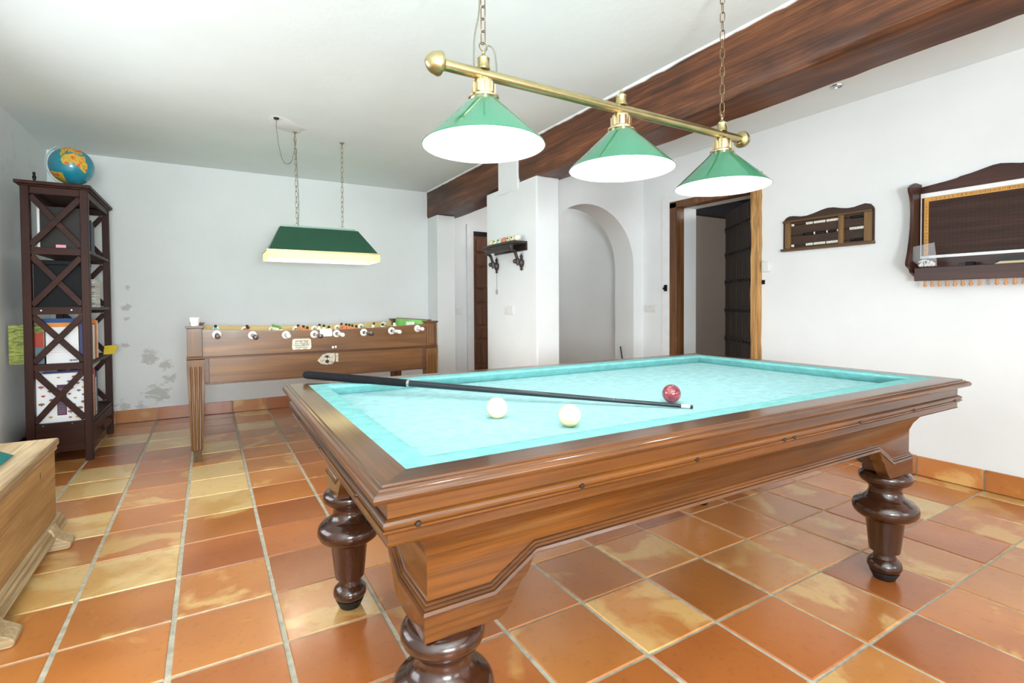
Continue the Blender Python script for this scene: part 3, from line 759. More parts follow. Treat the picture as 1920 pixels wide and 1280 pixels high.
# ------------------------------------------------------------------ long green lamp over the foosball table
l2 = thing('long_pendant_lamp', 'long dark green trough pendant lamp with lit cream band on two chains', 'lamp', (.79, 4.235, 1.40))
X0, X1, Y0, Y1 = .375, 1.207, 4.07, 4.405
zb, zt, zr = 1.40, 1.462, 1.652
TXa, TXb, TYa, TYb = .478, 1.06, 4.185, 4.285
def sheet(a, b, c, d, t=0.003):
    a, b, c, d = map(Vector, (a, b, c, d)); n = (b-a).cross(d-a).normalized()*t
    return G().hexa([a, b, c, d], [a+n, b+n, c+n, d+n])
part('shade_front', sheet((X0+.012,Y0+.008,zt),(X1-.012,Y0+.008,zt),(TXb,TYa,zr),(TXa,TYa,zr)), 'green_metal', l2)
part('shade_back', sheet((X1-.012,Y1-.008,zt),(X0+.012,Y1-.008,zt),(TXa,TYb,zr),(TXb,TYb,zr)), 'green_metal', l2)
part('shade_end', sheet((X0+.012,Y1-.008,zt),(X0+.012,Y0+.008,zt),(TXa,TYa,zr),(TXa,TYb,zr)), 'green_metal', l2)
part('shade_end', sheet((X1-.012,Y0+.008,zt),(X1-.012,Y1-.008,zt),(TXb,TYb,zr),(TXb,TYa,zr)), 'green_metal', l2)
part('shade_top', G().box(TXa, TXb, TYa, TYb, zr-.002, zr+.002), 'green_metal', l2)
part('top_rail', G().box(.492, 1.045, 4.205, 4.265, zr+.002, zr+.018), 'green_pale', l2, bevel=0.002)
part('brass_trim', G().box(X0-.003, X1+.003, Y0-.004, Y0+.012, zt-.006, zt+.005).box(X0-.003, X1+.003, Y1-.012, Y1+.004, zt-.006, zt+.005).box(X0-.003, X0+.012, Y0+.012, Y1-.012, zt-.006, zt+.005).box(X1-.012, X1+.003, Y0+.012, Y1-.012, zt-.006, zt+.005), 'brass', l2)
for (a, b) in (((X0,Y0),(X1,Y0)),((X1,Y0),(X1,Y1)),((X1,Y1),(X0,Y1)),((X0,Y1),(X0,Y0))):
    part('fabric_band', G().bar((a[0],a[1],(zb+zt-.006)/2),(b[0],b[1],(zb+zt-.006)/2), zt-.006-zb, .002, (0,0,1)), 'fringe', l2)
for yy in (4.17, 4.30):
    part('fluorescent_tube', G().cyl((X0+.05,yy,1.485),(X1-.05,yy,1.485), .013, n=14), 'tube', l2)
HK = ((.605, .592, 4.182), (.950, .965, 4.283))
for (cx_, hx, hy) in HK:
    part('eye_ring', G().tube([(cx_+.012*math.cos(2*PI*k/12), 4.235, zr+.028+.012*math.sin(2*PI*k/12)) for k in range(12)], .0018, 6, True), 'chain_pale', l2)
    chain(l2, cx_, 4.235, zr+.034, ZC-.01, .046, .0085, .0020, 'chain_pale', hx-cx_, hy-4.235)
    part('ceiling_hook', G().cyl((hx,hy,ZC-.022),(hx,hy,ZC), .004).cyl((hx,hy,ZC-.005),(hx,hy,ZC), .018), 'chain_pale', l2)
part('cable', G().tube(curve([(.434,3.927,ZC-.012),(.436,3.935,2.30),(.455,3.98,2.19),(.49,4.06,2.115),(.53,4.13,2.115),(.568,4.175,2.16),(.590,4.185,2.27),(.588,4.185,2.33),(.598,4.19,2.25),(.612,4.21,2.0),(.618,4.225,1.80),(.612,4.232,1.672)]), .0022, 8), 'cable', l2)
part('ceiling_box', G().cyl((.434,3.927,ZC-.014),(.434,3.927,ZC), .016, .020), 'iron', l2)
g = G(); rr = random.Random(2)
ring = []
for k in range(22):
    a = 2*PI*k/22; q = 1+rr.uniform(-.16,.16); ring.append((.515+.145*q*math.cos(a)*.75+.06*math.sin(a), 4.055+.145*q*math.sin(a), ))
g.add([(x, y, ZC-.004) for x, y in ring]+[(.515+(x-.515)*1.12, 4.055+(y-4.055)*1.12, ZC+.002) for x, y in ring], [tuple(range(22))[::-1]]+[(i, (i+1) % 22, 22+(i+1) % 22, 22+i) for i in range(22)])
struct('trim_5', g, 'wall', 'rough plaster repair on the ceiling above the long green lamp')

# ------------------------------------------------------------------ foosball table
FX, FY = -.128, 3.96
fb = thing('foosball_table', 'old wooden foosball table with eight rods and tapered fluted legs', 'foosball table', (FX, FY, 0))
FL, FW = 1.78, 1.0
def fpart(name, g, mat, parent=fb, bevel=0.0, smooth=35, label=None):
    g.v = [(a[0]+FX, a[1]+FY, a[2]) for a in g.v]; return part(name, g, mat, parent, bevel, smooth, label=label)
for x0 in (0, FL-.088):
    for y0 in (0, FW-.088):
        p = fpart('corner_post', G().box(x0, x0+.088, y0, y0+.088, .712, .902), 'foos_leg', bevel=0.003)
        fpart('post_cap', G().box(x0-.004, x0+.092, y0-.004, y0+.092, .900, .906).box(x0-.009, x0+.097, y0-.009, y0+.097, .906, .917), 'foos_dark', bevel=0.002)
        if y0 == 0:
            bd = G().box(x0+.012, x0+.016, -.003, .002, .722, .892).box(x0+.072, x0+.076, -.003, .002, .722, .892).box(x0+.016, x0+.072, -.003, .002, .722, .726).box(x0+.016, x0+.072, -.003, .002, .888, .892)
            fpart('post_bead', bd, 'foos_dark')
def long_panel(y0, y1, mat):
    n = 24; poly = [(.088, .712), (FL-.088, .712)]
    for k in range(n+1):
        u = 1-k/n; poly.append((.088+(FL-.176)*u, .893-.026*math.sin(PI*u)**1.0))
    return G().prism(poly, 'y', y0, y1)
fpart('front_panel', long_panel(.012, .034, 0), 'foos_x')
fpart('back_panel', long_panel(FW-.034, FW-.012, 0), 'foos_x')
fpart('inner_board', long_panel(FW-.046, FW-.034, 0), 'foos_in'); fpart('inner_board', long_panel(.034, .044, 0), 'foos_in')
fpart('end_panel', G().box(.012, .034, .088, FW-.088, .712, .900), 'foos_y')
fpart('end_panel', G().box(FL-.050, FL-.012, .088, FW-.088, .712, .926), 'foos_y')
fpart('goal_board', G().box(FL-.058, FL-.050, .088, FW-.088, .76, .918), 'green_field')
fpart('waist_moulding', G().box(-.006, FL+.006, -.006, FW+.006, .698, .706).box(-.003, FL+.003, -.003, FW+.003, .706, .712), 'foos_dark', bevel=0.002)
fpart('lower_box', G().box(.108, FL-.108, .016, FW-.016, .530, .699), 'foos_x')
fpart('base_moulding', G().box(.100, FL-.100, .008, FW-.008, .518, .531), 'foos_dark', bevel=0.002)
for x0 in (.096, FL-.124):
    fpart('side_trim', G().box(x0, x0+.028, .006, .016, .531, .698), 'foos_dark', bevel=0.002)
fpart('playfield', G().box(.034, FL-.050, .044, FW-.046, .76, .775), 'green_field')
def fl_leg():
    g = G(); vs = []
    fl = [(0,0),(.03,0),(.17,0),(.21,1),(.28,1),(.32,0),(.42,0),(.465,1),(.535,1),(.58,0),(.68,0),(.72,1),(.79,1),(.83,0),(.97,0)]
    for z, w in ((.690,.046),(.684,.0525),(.655,.0525),(.640,.0520),(.615,.0515),(.085,.0345),(.072,.030)):
        for i in range(4):
            a = [(-1,-1),(1,-1),(1,1),(-1,1)]
            (sx, sy), (ex, ey) = a[i], a[(i+1) % 4]
            for t, dp in fl:
                ins = 0.0065*dp if .08 < z < .62 else 0
                x, y = (sx+(ex-sx)*t)*w, (sy+(ey-sy)*t)*w
                if sx == ex: x -= sx*ins
                else: y -= sy*ins
                vs.append((x, y, z))
    m = 60; fs = [tuple(range(m)), tuple(range(6*m, 7*m))]
    for r in range(6):
        for i in range(m): fs.append((r*m+i, r*m+(i+1) % m, (r+1)*m+(i+1) % m, (r+1)*m+i))
    return g.add(vs, fs).mesh('leg', 20)
flm = fl_leg(); ffm = G().box(-.024, .024, -.024, .024, 0, .074).mesh('foot', 20)
for x in (.047, FL-.047):
    for y in (.047, FW-.047):
        lg = link('leg', flm, 'foos_leg', fb, (x, y, .006)); link('foot', ffm, 'brass_dark', lg, (0, 0, -.006))
RX = [.046,.264,.482,.677,.838,1.044,1.266,1.486]; RZ = [.856,.844,.838,.836,.836,.838,.844,.856]; RE = [.26,.28,.14,.26,.20,.22,.20,.11]
RH = ['b','b','w','b','w','b','w','w']; RP = [(1,'teal_paint'),(2,'orange_paint'),(5,'white_paint'),(3,'orange_paint'),(3,'white_paint'),(5,'orange_paint'),(2,'white_paint'),(1,'white_paint')]
bush = G().lathe([(.024,-.008),(.0285,-.004),(.0285,0),(.0001,.001)], axis='y', n=24)
bush = G().lathe([(.0125,-.010),(.019,-.0115),(.027,-.007),(.0295,-.001),(.0295,.002),(.0125,.002)], axis='y', n=24, closed=True).mesh('bushing', 50)
pb = G().lathe([(.006,-.062),(.009,-.055),(.010,-.03),(.013,-.01),(.015,.008),(.013,.026),(.006,.034)], n=12).mesh('player_body', 60)
ph = G().sphere((0,0,.043), .0115, 12, 8).mesh('player_head', 180)
hb = G().lathe([(.0001,-.110),(.012,-.108),(.0165,-.098),(.0165,-.088),(.012,-.078),(.013,-.050),(.016,-.020),(.012,-.002),(.006,0)], axis='y', n=20).mesh('handle', 50)
for k in range(8):
    x = RX[k]-FX; z = RZ[k]; e = RE[k]
    rod = fpart('rod', G().cyl((x, -e+.08, z), (x, FW+.06, z), .0065, n=12), 'steel')
    off = origin_of(rod)
    for yy in (.012, FW-.046):
        o = link('bushing', bush, 'white_plastic', rod, (x, yy, z))
    o = link('handle', hb, 'brown_handle' if RH[k] == 'b' else 'white_plastic', rod, (x, -e+.11, z))
    n, pm = RP[k]
    sh_ = {2: .06, 6: -.10, 7: .10, 0: -.05}.get(k, 0)
    for q in range(n):
        yy = .5+(q-(n-1)/2)*(.72/max(n, 2.4))+sh_
        b_ = link('player_body', pb, pm, rod, (x, yy, z)); h_ = link('player_head', ph, 'black_paint' if k != 2 else 'skin_green', rod, (x, yy, z))
        tl = (random.random()-.5)*.5
        b_.rotation_euler = (0, tl, 0); h_.rotation_euler = (0, tl, 0)
# plates on the front
fpart('name_plate', G().prism([(.655,.728),(.775,.728),(.783,.745),(.779,.80),(.768,.808),(.662,.808),(.652,.80),(.648,.745)], 'y', .008, .012), 'silver_plate', bevel=0.001)
g = G(); rr = random.Random(8)
for row, (za, hh) in enumerate(((.785,.010),(.770,.008),(.755,.010),(.742,.006))):
    xx = .672
    while xx < .755:
        w = rr.uniform(.004,.009); g.box(xx, xx+w, .0065, .0082, za, za+hh); xx += w+.004
fpart('plate_lettering', g, flat('engraving', lin(112,104,84)))
fpart('coin_plate', G().prism([(.824,.640),(.850,.612),(.892,.604),(.930,.606),(.950,.630),(.950,.690),(.905,.692),(.862,.684)], 'y', .008, .016), 'silver_plate', bevel=0.001)
fpart('coin_plate', G().box(.956, .976, .010, .016, .622, .688), 'silver_plate', bevel=0.001)
fpart('coin_button', G().cyl((.893,.002,.630),(.893,.010,.630), .013), 'bolt')
g = G()
for a in range(7):
    t = PI*(a/6)*1.1-.15; g.bar((.893,.0065,.662),(.893+.020*math.cos(t),.0065,.662+.018*math.sin(t)), .004, .003, (0,0,1) if abs(math.cos(t)) > .5 else (1,0,0))
g.box(.891, .895, .0055, .0085, .640, .662)
fpart('coin_emblem', g, 'black_paint')
fpart('sticker', G().box(.930, .944, .0105, .0122, .726, .742), 'paper'); fpart('sticker', G().box(.952, .964, .0105, .0122, .728, .744), 'paper')
# small things on it
solo('paper_sheet', G().prism([(.0,.0),(.088,.0),(.090,.034),(.086,.055),(.0,.058)], 'y', 3.9685, 3.9705), 'paper', (0,3.9695,0), 'white paper slip draped over the front edge of the foosball table', 'paper')
o = bpy.data.objects['paper_sheet']
o.location = (.715, 3.9695, .818)
cup = G().lathe([(.0205,.917),(.022,.918),(.0305,.972),(.0315,.975),(.0295,.9735),(.0208,.920),(.0003,.920)], (-.083, 4.004, 0), 24)
solo('paper_cup', cup, 'paper', (-.083, 4.004, .917), 'white paper cup standing on the left front post of the foosball table', 'cup')
solo('paper_note', G().prism([(4.30,.80),(4.52,.80),(4.52,.895),(4.31,.90)], 'x', 1.580, 1.5835), 'paper', (1.582, 4.4, .80), 'white paper note against the green right end of the foosball table', 'paper')

# ------------------------------------------------------------------ bookcase
bk = thing('bookcase', 'tall narrow dark wooden bookcase with crossed side braces and two drawers', 'bookcase', (-.87, 4.855, 0))
BXa, BXb, BYa, BYb = -1.045, -.700, 4.42, 5.29
for x0 in (BXa, BXb-.045):
    for y0 in (BYa, BYb-.045): part('post', G().box(x0, x0+.045, y0, y0+.045, 0, 1.845), 'mahog', bk, bevel=0.003)
part('top_board', G().box(BXa-.025, BXb+.02, BYa-.022, BYb+.022, 1.852, 1.874).box(BXa-.012, BXb+.008, BYa-.01, BYb+.01, 1.842, 1.852), 'mahog_y', bk, bevel=0.003)
SZ = [.268, .668, 1.048, 1.438]
for z in SZ: part('shelf', G().box(BXa+.008, BXb-.004, BYa+.012, BYb-.012, z-.020, z), 'mahog_y', bk, bevel=0.002)
for y0 in (BYa+.006, BYb-.038):
    for z0, z1 in ((1.795,1.842),(1.398,1.446),(1.002,1.052),(.628,.672),(.082,.275)):
        part('side_rail', G().box(BXa+.045, BXb-.045, y0, y0+.032, z0, z1), 'mahog_x', bk, bevel=0.002)
    for z0, z1 in ((1.446,1.795),(1.052,1.398),(.672,1.002),(.275,.628)):
        part('cross_brace', G().bar((BXa+.045, y0+.011, z0+.012),(BXb-.045, y0+.011, z1-.012), .018, .036, (0,1,0)), 'mahog_x', bk, bevel=0.002)
        part('cross_brace', G().bar((BXa+.045, y0+.020, z1-.012),(BXb-.045, y0+.020, z0+.012), .018, .036, (0,1,0)), 'mahog_x', bk, bevel=0.002)
for x0 in (BXa+.006, BXb-.026): part('front_rail', G().box(x0, x0+.020, BYa+.045, BYb-.045, 1.80, 1.842), 'mahog_y', bk)
part('base_panel', G().box(BXa+.01, BXa+.025, BYa+.04, BYb-.04, .085, .25).box(BXa+.02, BXb-.02, BYa+.03, BYb-.03, .085, .10), 'mahog_y', bk)
ym = (BYa+BYb)/2
for a, b in ((BYa+.050, ym-.004), (ym+.004, BYb-.050)):
    d = part('drawer', G().box(BXb-.30, BXb-.002, a, b, .104, .244), 'mahog_y', bk, bevel=0.002)
    part('knob', G().lathe([(.007,0),(.007,.010),(.015,.014),(.017,.022),(.012,.030),(.0003,.032)], (BXb-.002, (a+b)/2, .176), 18, 'x'), 'mahog', d)
part('screw', G().cyl((-.955, BYa+.0045, 1.028),(-.955, BYa+.0065, 1.028), .005).cyl((-.80, BYa+.0045, 1.030),(-.80, BYa+.0065, 1.030), .005).cyl((-.96, BYa+.0045, .262),(-.96, BYa+.0065, .262), .005).cyl((-.81, BYa+.0045, .264),(-.81, BYa+.0065, .264), .005), 'steel', bk)
# globe on top
GC = Vector((-.815, 4.62, 2.035)); GR = .128
gl = thing('globe', 'blue world globe in a clear ring on top of the bookcase', 'globe', (-.815, 4.62, 1.874))
def ll(lat, lon, r=GR):
    """globe tilted: axis leans; lon 0 faces the camera"""
    v = Vector((math.cos(lat)*math.sin(lon), -math.cos(lat)*math.cos(lon), math.sin(lat)))
    v = Matrix.Rotation(math.radians(-33), 3, 'Y') @ (Matrix.Rotation(math.radians(12), 3, 'X') @ v)
    return GC+v*r
g = G(); n, m = 36, 18
for k in range(m+1):
    for i in range(n): g.v.append(tuple(ll(-PI/2+PI*k/m, 2*PI*i/n)))
for k in range(m):
    for i in range(n): g.f.append((k*n+i, k*n+(i+1) % n, (k+1)*n+(i+1) % n, (k+1)*n+i))
part('sphere', g, 'globe_sea', gl, smooth=180)
def land(name, pts, ctr, label=None):
    rings = 5; gg = G(); N = len(pts); c = ctr
    gg.v.append(tuple(ll(math.radians(c[0]), math.radians(c[1]), GR+.0012)))
    for r in range(1, rings+1):
        f = r/rings
        for (la, lo) in pts:
            gg.v.append(tuple(ll(math.radians(c[0]+(la-c[0])*f), math.radians(c[1]+(lo-c[1])*f), GR+.0012)))
    for i in range(N): gg.f.append((0, 1+i, 1+(i+1) % N))
    for r in range(rings-1):
        for i in range(N): gg.f.append((1+r*N+i, 1+r*N+(i+1) % N, 1+(r+1)*N+(i+1) % N, 1+(r+1)*N+i))
    part(name, gg, 'land', gl, smooth=180)
LO = 4
AFR = [(35,-6),(37,8),(33,12),(31,25),(30,32),(20,37),(12,43),(11,51),(2,46),(-5,39),(-15,40),(-25,33),(-34,24),(-34,18),(-22,14),(-12,13),(-2,9),(4,8),(5,-3),(7,-12),(15,-17),(25,-15)]
land('landmass', [(a, o+LO) for a, o in AFR], (8, 18+LO))
EUR = [(36,-8),(44,-8),(48,-4),(55,8),(60,5),(68,15),(70,30),(68,60),(70,90),(60,100),(45,95),(28,80),(22,70),(25,60),(14,48),(30,36),(37,28),(41,28),(38,22),(45,13),(40,16),(44,8),(42,3),(37,-2)]
land('landmass', [(a, o+LO) for a, o in EUR], (50, 40+LO))
SAM = [(10,-75),(8,-60),(0,-50),(-7,-35),(-20,-40),(-34,-54),(-52,-68),(-30,-72),(-15,-76),(-4,-81)]
land('landmass', [(a, o+LO) for a, o in SAM], (-15, -60+LO))
ax_ = (ll(PI/2, 0, 1)-GC).normalized(); px_ = Vector((1,0,0)); px_ = (px_-ax_*px_.dot(ax_)).normalized()
ringp = [GC+(ax_*math.cos(t)-px_*math.sin(t))*(GR+.010) for t in [PI*1.02*k/24-.05 for k in range(25)]]
g = G(); vs = []
for k, pnt in enumerate(ringp):
    d = (pnt-GC).normalized(); vs += [pnt+Vector((0,-.011,0)), pnt+Vector((0,.011,0)), pnt+d*.006+Vector((0,.011,0)), pnt+d*.006+Vector((0,-.011,0))]
fs = []
for k in range(24):
    for i in range(4): fs.append((4*k+i, 4*k+(i+1) % 4, 4*k+4+(i+1) % 4, 4*k+4+i))
fs += [(0,1,2,3),(96,97,98,99)]
part('meridian_ring', g.add(vs, fs), 'acrylic', gl)
part('base', G().lathe([(.060,0),(.062,.004),(.055,.008),(.02,.012),(.010,.018),(.008,.026)], (-.79, 4.60, 1.874), 28), 'steel', gl)
solo('figurine', G().lathe([(.014,0),(.014,.006),(.007,.010),(.009,.025),(.012,.034),(.008,.042),(.006,.046),(.009,.054),(.007,.064),(.0003,.069)], (-.98, 4.46, 1.874), 14), 'iron', (-.98, 4.46, 1.874), 'tiny dark figurine at the left end of the bookcase top', 'figurine')
# contents
def book(x0, x1, y0, y1, z0, h, mat, label, group, cat='book', name='book', pages=True):
    o = thing(name, label, cat, ((x0+x1)/2, (y0+y1)/2, z0), group)
    t = min(.004, (y1-y0)*.18, (x1-x0)*.3)
    dx, dy = x1-x0, y1-y0
    if dy < dx:   # cover faces -y, spine at +x
        cov = G().box(x0, x1, y0, y0+t, z0, z0+h).box(x0, x1, y1-t, y1, z0, z0+h).box(x1-t, x1, y0+t, y1-t, z0, z0+h)
        pg = G().box(x0+.003, x1-t, y0+t, y1-t, z0+.003, z0+h-.004)
    else:         # spine faces +x
        t = min(.003, dy*.2)
        cov = G().box(x0, x1, y0, y0+t, z0, z0+h).box(x0, x1, y1-t, y1, z0, z0+h).box(x1-t, x1, y0+t, y1-t, z0, z0+h)
        pg = G().box(x0+.003, x1-t, y0+t, y1-t, z0+.003, z0+h-.004)
    part('cover', cov, mat, o); part('pages', pg, 'paper', o)
    return o
# shelf 1
p1 = thing('framed_picture', 'dark glossy framed panel with pale edge on the top shelf of the bookcase', 'picture', (-.85, 4.50, 1.438))
part('panel', G().box(-.965, -.752, 4.490, 4.505, 1.438, 1.725), 'mirror_dark', p1)
part('edge', G().box(-.978, -.965, 4.488, 4.507, 1.438, 1.728).box(-.752, -.744, 4.488, 4.507, 1.438, 1.728), 'casing', p1, label='pale edge')
flat('navy_cover', lin(34,42,60)); flat('dark_blue_cover', lin(44,56,78)); flat('slate_cover', lin(60,66,76))
for k, (mt, h, lb) in enumerate((('navy_cover', .245, 'tall navy book on the top shelf, nearest of three'), ('dark_blue_cover', .235, 'dark blue book on the top shelf, middle of three'), ('slate_cover', .215, 'lower slate coloured book on the top shelf, farthest of three'))):
    book(-.90, -.735, 4.735+k*.045, 4.775+k*.045, 1.438, h, mt, lb, 'dark books on the top shelf')
solo('pink_label', G().box(-.872, -.820, 4.4235, 4.4262, 1.447, 1.466), flat('pink_card', lin(226,150,170)), (-.846, 4.425, 1.447), 'small pink label stuck on the top shelf rail of the bookcase', 'label')
# shelf 2
M['black_box'] = plain('black_box', lin(19,21,23), 0.6, spec=0.2)
bb = thing('storage_box', 'large black box on the second shelf of the bookcase', 'box', (-.86, 4.60, 1.048))
part('body', G().box(-1.0, -.735, 4.475, 4.70, 1.048, 1.335), 'black_box', bb, bevel=0.003); part('lid', G().box(-1.003, -.732, 4.472, 4.703, 1.335, 1.365), 'black_box', bb, bevel=0.003)
def newsprint():
    t = NT('printed_newsprint'); v = t.coord((1, 60, 90)); n = t.noise(v, 1.2, 2, 0.5)
    t.col(t.ramp(n, [(0.42, lin(120,118,112)), (0.5, lin(226,224,214))])); return t.set(0.7)
M['news'] = newsprint()
for k in range(4):
    book(-.93, -.725, 4.77+k*.052, 4.818+k*.052, 1.048, .205-.004*k, 'news', ['white printed binder on the second shelf, first beside the black box','white printed binder on the second shelf, second from the black box','white printed binder on the second shelf, third from the black box','white printed binder on the second shelf, farthest from the black box'][k], 'printed binders on the second shelf', 'binder', 'binder')
# shelf 3
def atlas():
    t = NT('green_map_cover'); v = t.coord((1,1,4)); n = t.noise(v, 16, 4, 0.6, 1.5)
    t.col(t.ramp(n, [(0.36, lin(70,88,34)), (0.5, lin(140,150,60)), (0.64, lin(180,178,90))])); return t.set(0.4)
M['atlas'] = atlas()
flat('red_cover', lin(178,58,40)); flat('orange_cover', lin(226,140,52)); flat('blue_cover', lin(18,86,150)); flat('purple_cover', lin(74,26,62)); flat('indigo_cover', lin(52,56,110)); flat('yellow_cover', lin(222,196,56)); flat('teal_grey_cover', lin(92,122,130)); flat('cream_cover', lin(232,220,190))
book(-1.142, -.955, 4.520, 4.545, .672, .262, 'atlas', 'green map-patterned atlas poking out behind the left post of the bookcase', 'books on the third shelf')
book(-1.060, -.948, 4.492, 4.512, .672, .205, 'red_cover', 'red book in front of the green atlas', 'books on the third shelf')
tg = book(-1.0, -.945, 4.470, 4.488, .672, .110, 'teal_grey_cover', 'small grey-teal booklet low at the left of the third shelf', 'books on the third shelf')
wc = thing('calendar', 'white printed calendar sheet standing behind the third side brace', 'calendar', (-.86, 4.475, .672))
part('sheet', G().box(-.945, -.775, 4.471, 4.477, .672, .915), 'paper', wc)
g = G()
for k in range(9): g.box(-.825+.0045*k, -.823+.0045*k+.0008*(k % 3), 4.4698, 4.4712, .682, .694)
part('barcode', g, 'black_paint', wc); g = G()
for k in range(5): g.box(-.925, -.82+.01*(k % 3), 4.4700, 4.4712, .80-.014*k, .802-.014*k)
part('print', g, flat('pale_print', lin(190,176,186)), wc)
part('edge', G().box(-.953, -.945, 4.470, 4.479, .672, .915), 'black_paint', wc)
book(-.985, -.775, 4.550, 4.585, .672, .300, 'blue_cover', 'tall blue folder behind the white calendar', 'books on the third shelf', 'folder', 'folder')
book(-.96, -.778, 4.482, 4.505, .672, .272, 'orange_cover', 'ochre book just behind the white calendar', 'books on the third shelf')
book(-.770, -.752, 4.470, 4.62, .672, .262, 'indigo_cover', 'indigo book right of the white calendar', 'books on the third shelf')
book(-.750, -.722, 4.470, 4.62, .672, .262, 'purple_cover', 'purple book beside the right front post on the third shelf', 'books on the third shelf')
for k, (mt, h, lb) in enumerate((('cream_cover', .250, 'cream book on the third shelf left of the red spine'), ('red_cover', .258, 'red-orange spined book on the third shelf, seen from the drawer side'), ('orange_cover', .282, 'tall orange spined book on the third shelf'), ('cream_cover', .275, 'cream book on the third shelf right of the tall orange one'))):
    book(-.90, -.722, 4.66+k*.042, 4.70+k*.042, .672, h, mt, lb, 'books on the third shelf')
solo('leaflet', G().hexa([(-.725,5.05,.672),(-.660,5.12,.672),(-.662,5.123,.672),(-.727,5.053,.672)], [(-.715,5.04,.742),(-.640,5.13,.742),(-.642,5.133,.742),(-.717,5.043,.742)]), 'yellow_cover', (-.69, 5.08, .672), 'yellow leaflet sticking out at the far end of the third shelf', 'leaflet')
# shelf 4
mb = thing('poster_book', 'large white book with pictures of mushrooms and a purple column on the bottom shelf', 'book', (-.86, 4.48, .268))
part('cover', G().box(-1.0, -.735, 4.470, 4.480, .2685, .602), 'paper', mb)
part('purple_column', G().box(-.895, -.845, 4.4688, 4.4702, .318, .525), 'purple_cover', mb, label='purple printed column')
g = G()
for k in range(16): g.box(-.890, -.850, 4.4676, 4.4689, .330+.011*k, .332+.011*k)
part('column_text', g, flat('pale_print', lin(190,176,186)), mb)
rr = random.Random(21)
mc = [flat('mushroom_red', lin(200,60,40)), flat('mushroom_brown', lin(130,96,60)), flat('mushroom_tan', lin(196,150,70)), flat('mushroom_grey', lin(96,92,88)), flat('mushroom_rose', lin(170,90,90))]
spots = [(-.978,.565,0),(-.975,.515,4),(-.925,.525,3),(-.93,.485,3),(-.965,.455,0),(-.92,.425,1),(-.975,.40,1),(-.935,.37,3),(-.97,.335,1),(-.93,.31,2),(-.885,.575,2),(-.83,.545,3),(-.82,.50,1),(-.83,.46,3),(-.80,.575,0),(-.785,.53,3),(-.78,.48,3),(-.80,.43,2),(-.815,.385,3),(-.825,.34,4),(-.775,.36,1),(-.785,.30,2),(-.828,.30,4),(-.755,.55,1),(-.752,.50,2),(-.755,.45,3),(-.752,.40,1)]
for (x, z, c) in spots:
    w = rr.uniform(.008,.015); g = G()
    g.sphere((x, 4.470, z), w, 12, 6, (1.25, .12, .62)); g.box(x-.002, x+.002, 4.4688, 4.4705, z-w*1.1, z)
    part('mushroom_picture', g, mc[c], mb)
book(-.97, -.78, 4.490, 4.530, .268, .345, 'indigo_cover', 'indigo book rising behind the mushroom book', 'books on the bottom shelf')
for k, (mt, h, lb) in enumerate((('cream_cover', .30, 'cream book on the bottom shelf behind the right post'), ('red_cover', .335, 'tall red book on the bottom shelf'), ('news', .27, 'grey printed book on the bottom shelf, fourth from the post'), ('indigo_cover', .31, 'dark blue book at the far end of the bottom shelf row'))):
    book(-.90, -.722, 4.58+k*.048, 4.625+k*.048, .268, h, mt, lb, 'books on the bottom shelf')

# ------------------------------------------------------------------ wooden chest
ch = thing('wooden_chest', 'long pale pine chest with a thick lid and runner feet', 'chest', (-.86, 2.52, 0))
CXf, CYa, CYb = -.62, 1.98, 3.03
for z0, z1 in ((.098,.272),(.274,.402)):
    part('plank', G().box(CXf-.022, CXf, CYa, CYb, z0, z1), 'pine', ch, bevel=0.002)
part('end_board', G().box(-1.11, CXf-.022, CYb-.024, CYb-.002, .098, .402), 'pine_x', ch); part('end_board', G().box(-1.11, CXf-.022, CYa+.002, CYa+.024, .098, .402), 'pine_x', ch)
part('back_board', G().box(-1.13, -1.11, CYa, CYb, .098, .402), 'pine', ch)
part('bottom_board', G().box(-1.11, CXf-.022, CYa+.024, CYb-.024, .098, .118), 'pine', ch)
part('lid', G().box(-1.14, CXf+.012, CYa-.03, CYb+.03, .416, .448), 'pine_grey', ch, bevel=0.008)
part('lid_edge', G().box(CXf-.010, CXf+.006, CYa-.02, CYb+.02, .396, .416).box(-1.13, CXf-.01, CYb+.002, CYb+.02, .396, .416), 'pine_grey', ch, bevel=0.004)
part('knot', G().sphere((CXf-.0015, 2.80, .345), .009, 12, 8, (.25, 1, 2.4)), flat('dark_knot', lin(74,56,36)), ch)
mp = [(CXf-.02,.050),(CXf+.034,.050),(CXf+.036,.058),(CXf+.032,.064),(CXf+.024,.066),(CXf+.022,.080),(CXf+.014,.084),(CXf+.012,.094),(CXf+.004,.100),(CXf-.02,.100)]
part('base_moulding', G().prism(mp, 'y', CYa-.03, CYb+.03), 'pine_grey', ch)
for yy in (2.145, 2.885):
    poly = [(-1.13,0),(-.545,0),(-.536,.006),(-.536,.022),(-.545,.030),(-.585,.058),(-.60,.098),(-1.13,.098)]
    part('runner', G().prism(poly, 'y', yy-.045, yy+.045), 'pine_x', ch, bevel=0.004)
g = G(); nx, ny = 10, 10; rr = random.Random(6)
for j in range(ny+1):
    for i in range(nx+1):
        u, v = i/nx, j/ny; edge = min(u, 1-u, v, 1-v)
        x = -1.03+.335*u; y = 2.30+.44*v+.04*u
        z = .449+.055*min(1, edge*5)**.7+(.012*math.sin(7*u+3*v)+.008*math.sin(11*v))*min(1, edge*6)
        g.v.append((x, y, z))
for j in range(ny):
    for i in range(nx): g.f.append((j*(nx+1)+i, j*(nx+1)+i+1, (j+1)*(nx+1)+i+1, (j+1)*(nx+1)+i))
solo('folded_cloth', g, 'teal_cloth', (-.87, 2.46, .449), 'teal folded cloth lying on the lid of the pine chest', 'cloth', smooth=180)

